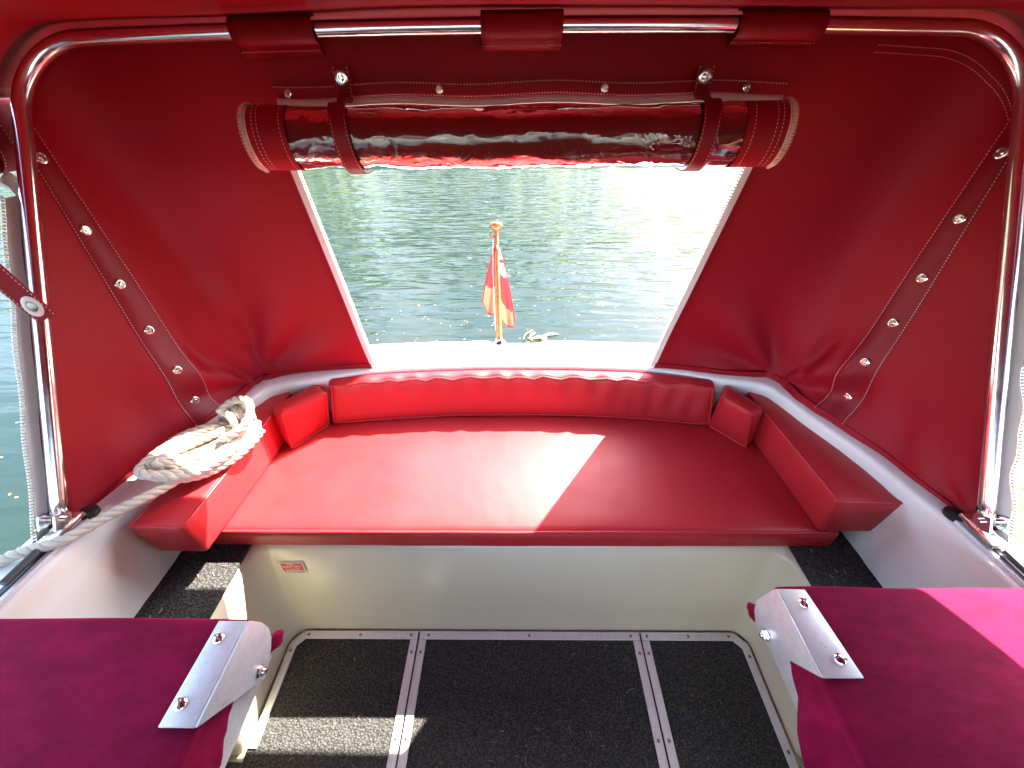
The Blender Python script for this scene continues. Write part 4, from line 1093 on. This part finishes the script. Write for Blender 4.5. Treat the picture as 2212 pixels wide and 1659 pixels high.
def ensign():
    nu, nv = 64, 40; V, Fc, fm = [], [], []
    def lerp_keys(keys, u):
        for (u0, p0), (u1, p1) in zip(keys, keys[1:]):
            if u <= u1: f = (u - u0) / (u1 - u0); return Vector(p0).lerp(Vector(p1), f)
        return Vector(keys[-1][1])
    TOPK = [(0, (-.074, 0, .822)), (.45, (-.066, 0, .842)), (1, (-.052, 0, .825))]
    BOTK = [(0, (-.122, 0, .627)), (.3, (-.091, 0, .591)), (.6, (-.058, 0, .562)), (.93, (-.011, 0, .532)), (1, (-.003, 0, .556))]
    def P(u, v):
        # the cloth hangs limp behind the pole, gathered at its head and spreading into soft folds
        p = lerp_keys(TOPK, u).lerp(lerp_keys(BOTK, u), v)
        p.x += .010 * math.sin(math.pi * v) * (u - .35); p.y = 1.242 + .014 * math.sin(u * 11 + v * 2) * v + .006 * math.sin(u * 23) * v
        return p
    def m(u, v):
        if u > .965 or v > .975 or u < .03: return 3
        if u > .60 and v < .34:
            x, y = (u - .60) / .40 - .5, v / .34 - .5 + (u - .80) * .5
            if abs(x) < .07 or abs(y) < .07: return 0
            if abs(x) < .13 or abs(y) < .13: return 2
            d = min(abs(y - x), abs(y + x))
            return 0 if d < .04 else 2 if d < .13 else 1
        return 4 if v > .56 + .22 * abs(u - .42) + (.10 if u > .5 else 0) else 0  # lower cloth coloured paler, as if sun shone through a single layer
    for i in range(nu + 1):
        for j in range(nv + 1): V.append(P(i / nu, j / nv))
    for i in range(nu):
        for j in range(nv):
            a = i * (nv + 1) + j; Fc.append((a, a + 1, a + nv + 2, a + nv + 1)); fm.append(m((i + .5) / nu, (j + .5) / nv))
    o = mk('ensign', V, Fc, ['flag_red', 'flag_blue', 'flag_white', 'flag_hem', 'flag_sunlit'], None, True, fm)
    tag(o, 'small red ensign hanging limp from the wooden flagstaff', 'flag')
ensign()

# ------------------------------------------------------------------ things floating on the river
def floaters():
    rnd = random.Random(21); V, Fc = [], []
    for i in range(300):
        if i < 170: x, y = rnd.uniform(-1.3, 1.6), 2.15 + abs(rnd.gauss(0, .55))
        else: x, y = rnd.uniform(-2.9, -1.3), rnd.uniform(.2, 1.5)
        s = rnd.uniform(.002, .0065) * (1.6 if rnd.random() < .1 else 1); a = rnd.uniform(0, 6.28); k = len(V)
        for j in range(6): b = a + j * math.pi / 3; r = s * (1 if j % 3 else 1.7); V.append((x + r * math.cos(b), y + r * .7 * math.sin(b), WZ + .003 + .002 * rnd.random()))
        Fc.append(tuple(range(k, k + 6)))
    tag(mk('floating_specks', V, Fc, 'floating_leaf', None, False), 'pale specks of leaf and blossom floating on the water', 'leaf litter', kind='stuff')
    # a clump of yellowing leaves near the stern
    V, Fc = [], []
    for (cx, cy, L, wd, a) in ((.17, 2.36, .11, .035, .15), (.25, 2.40, .12, .032, .25), (.12, 2.40, .09, .03, 1.1), (.20, 2.33, .07, .025, -.5), (.10, 2.34, .06, .02, 2.2)):
        k = len(V); n = 8
        for i in range(n + 1):
            f = i / n; w = wd * math.sin(math.pi * f) ** .8 * .5
            for sgn in (-1, 0, 1):
                lx, ly = (f - .5) * L, sgn * w; V.append((cx + lx * math.cos(a) - ly * math.sin(a), cy + lx * math.sin(a) + ly * math.cos(a), WZ + .006 + .01 * abs(sgn) * .4 + .006 * math.sin(f * 4)))
        for i in range(n):
            for j in range(2): b = k + i * 3 + j; Fc.append((b, b + 1, b + 4, b + 3))
    tube(smooth_path([(.05, 2.33, WZ + .01), (.07, 2.40, WZ + .012), (.12, 2.46, WZ + .012)], 5), .004, 5, verts=V, faces=Fc)
    tag(mk('leaf_clump', V, Fc, 'floating_leaf', None, True), 'clump of yellow leaves floating just behind the stern, right of the flagstaff', 'leaves')
floaters()
def jetty():
    t = thing('landing_stage', 'pale timber landing stage on the far right beyond the hoop', 'jetty', (4.4, 2.6, WZ))
    d = Vector((.83, .55, 0)).normalized(); n = Vector((-d.y, d.x, 0)); o = Vector((3.55, 2.50, -.02))
    for i in range(9):
        bm = bmesh.new(); bm_box(bm, o + d * (.145 * i) + n * .0, (.13, 1.5, .035), Matrix.Rotation(math.atan2(d.y, d.x), 3, 'Z'), .006, 1); from_bm('plank', bm, 'jetty_wood', t)
    for i in (0, 8):
        for s in (-.6, .6):
            p = o + d * (.145 * i) + n * s; V, Fc = tube([p + Vector((0, 0, -.6)), p + Vector((0, 0, .25))], .045, 10); mk('post', V, Fc, 'bark', t, True, auto=40)
jetty()
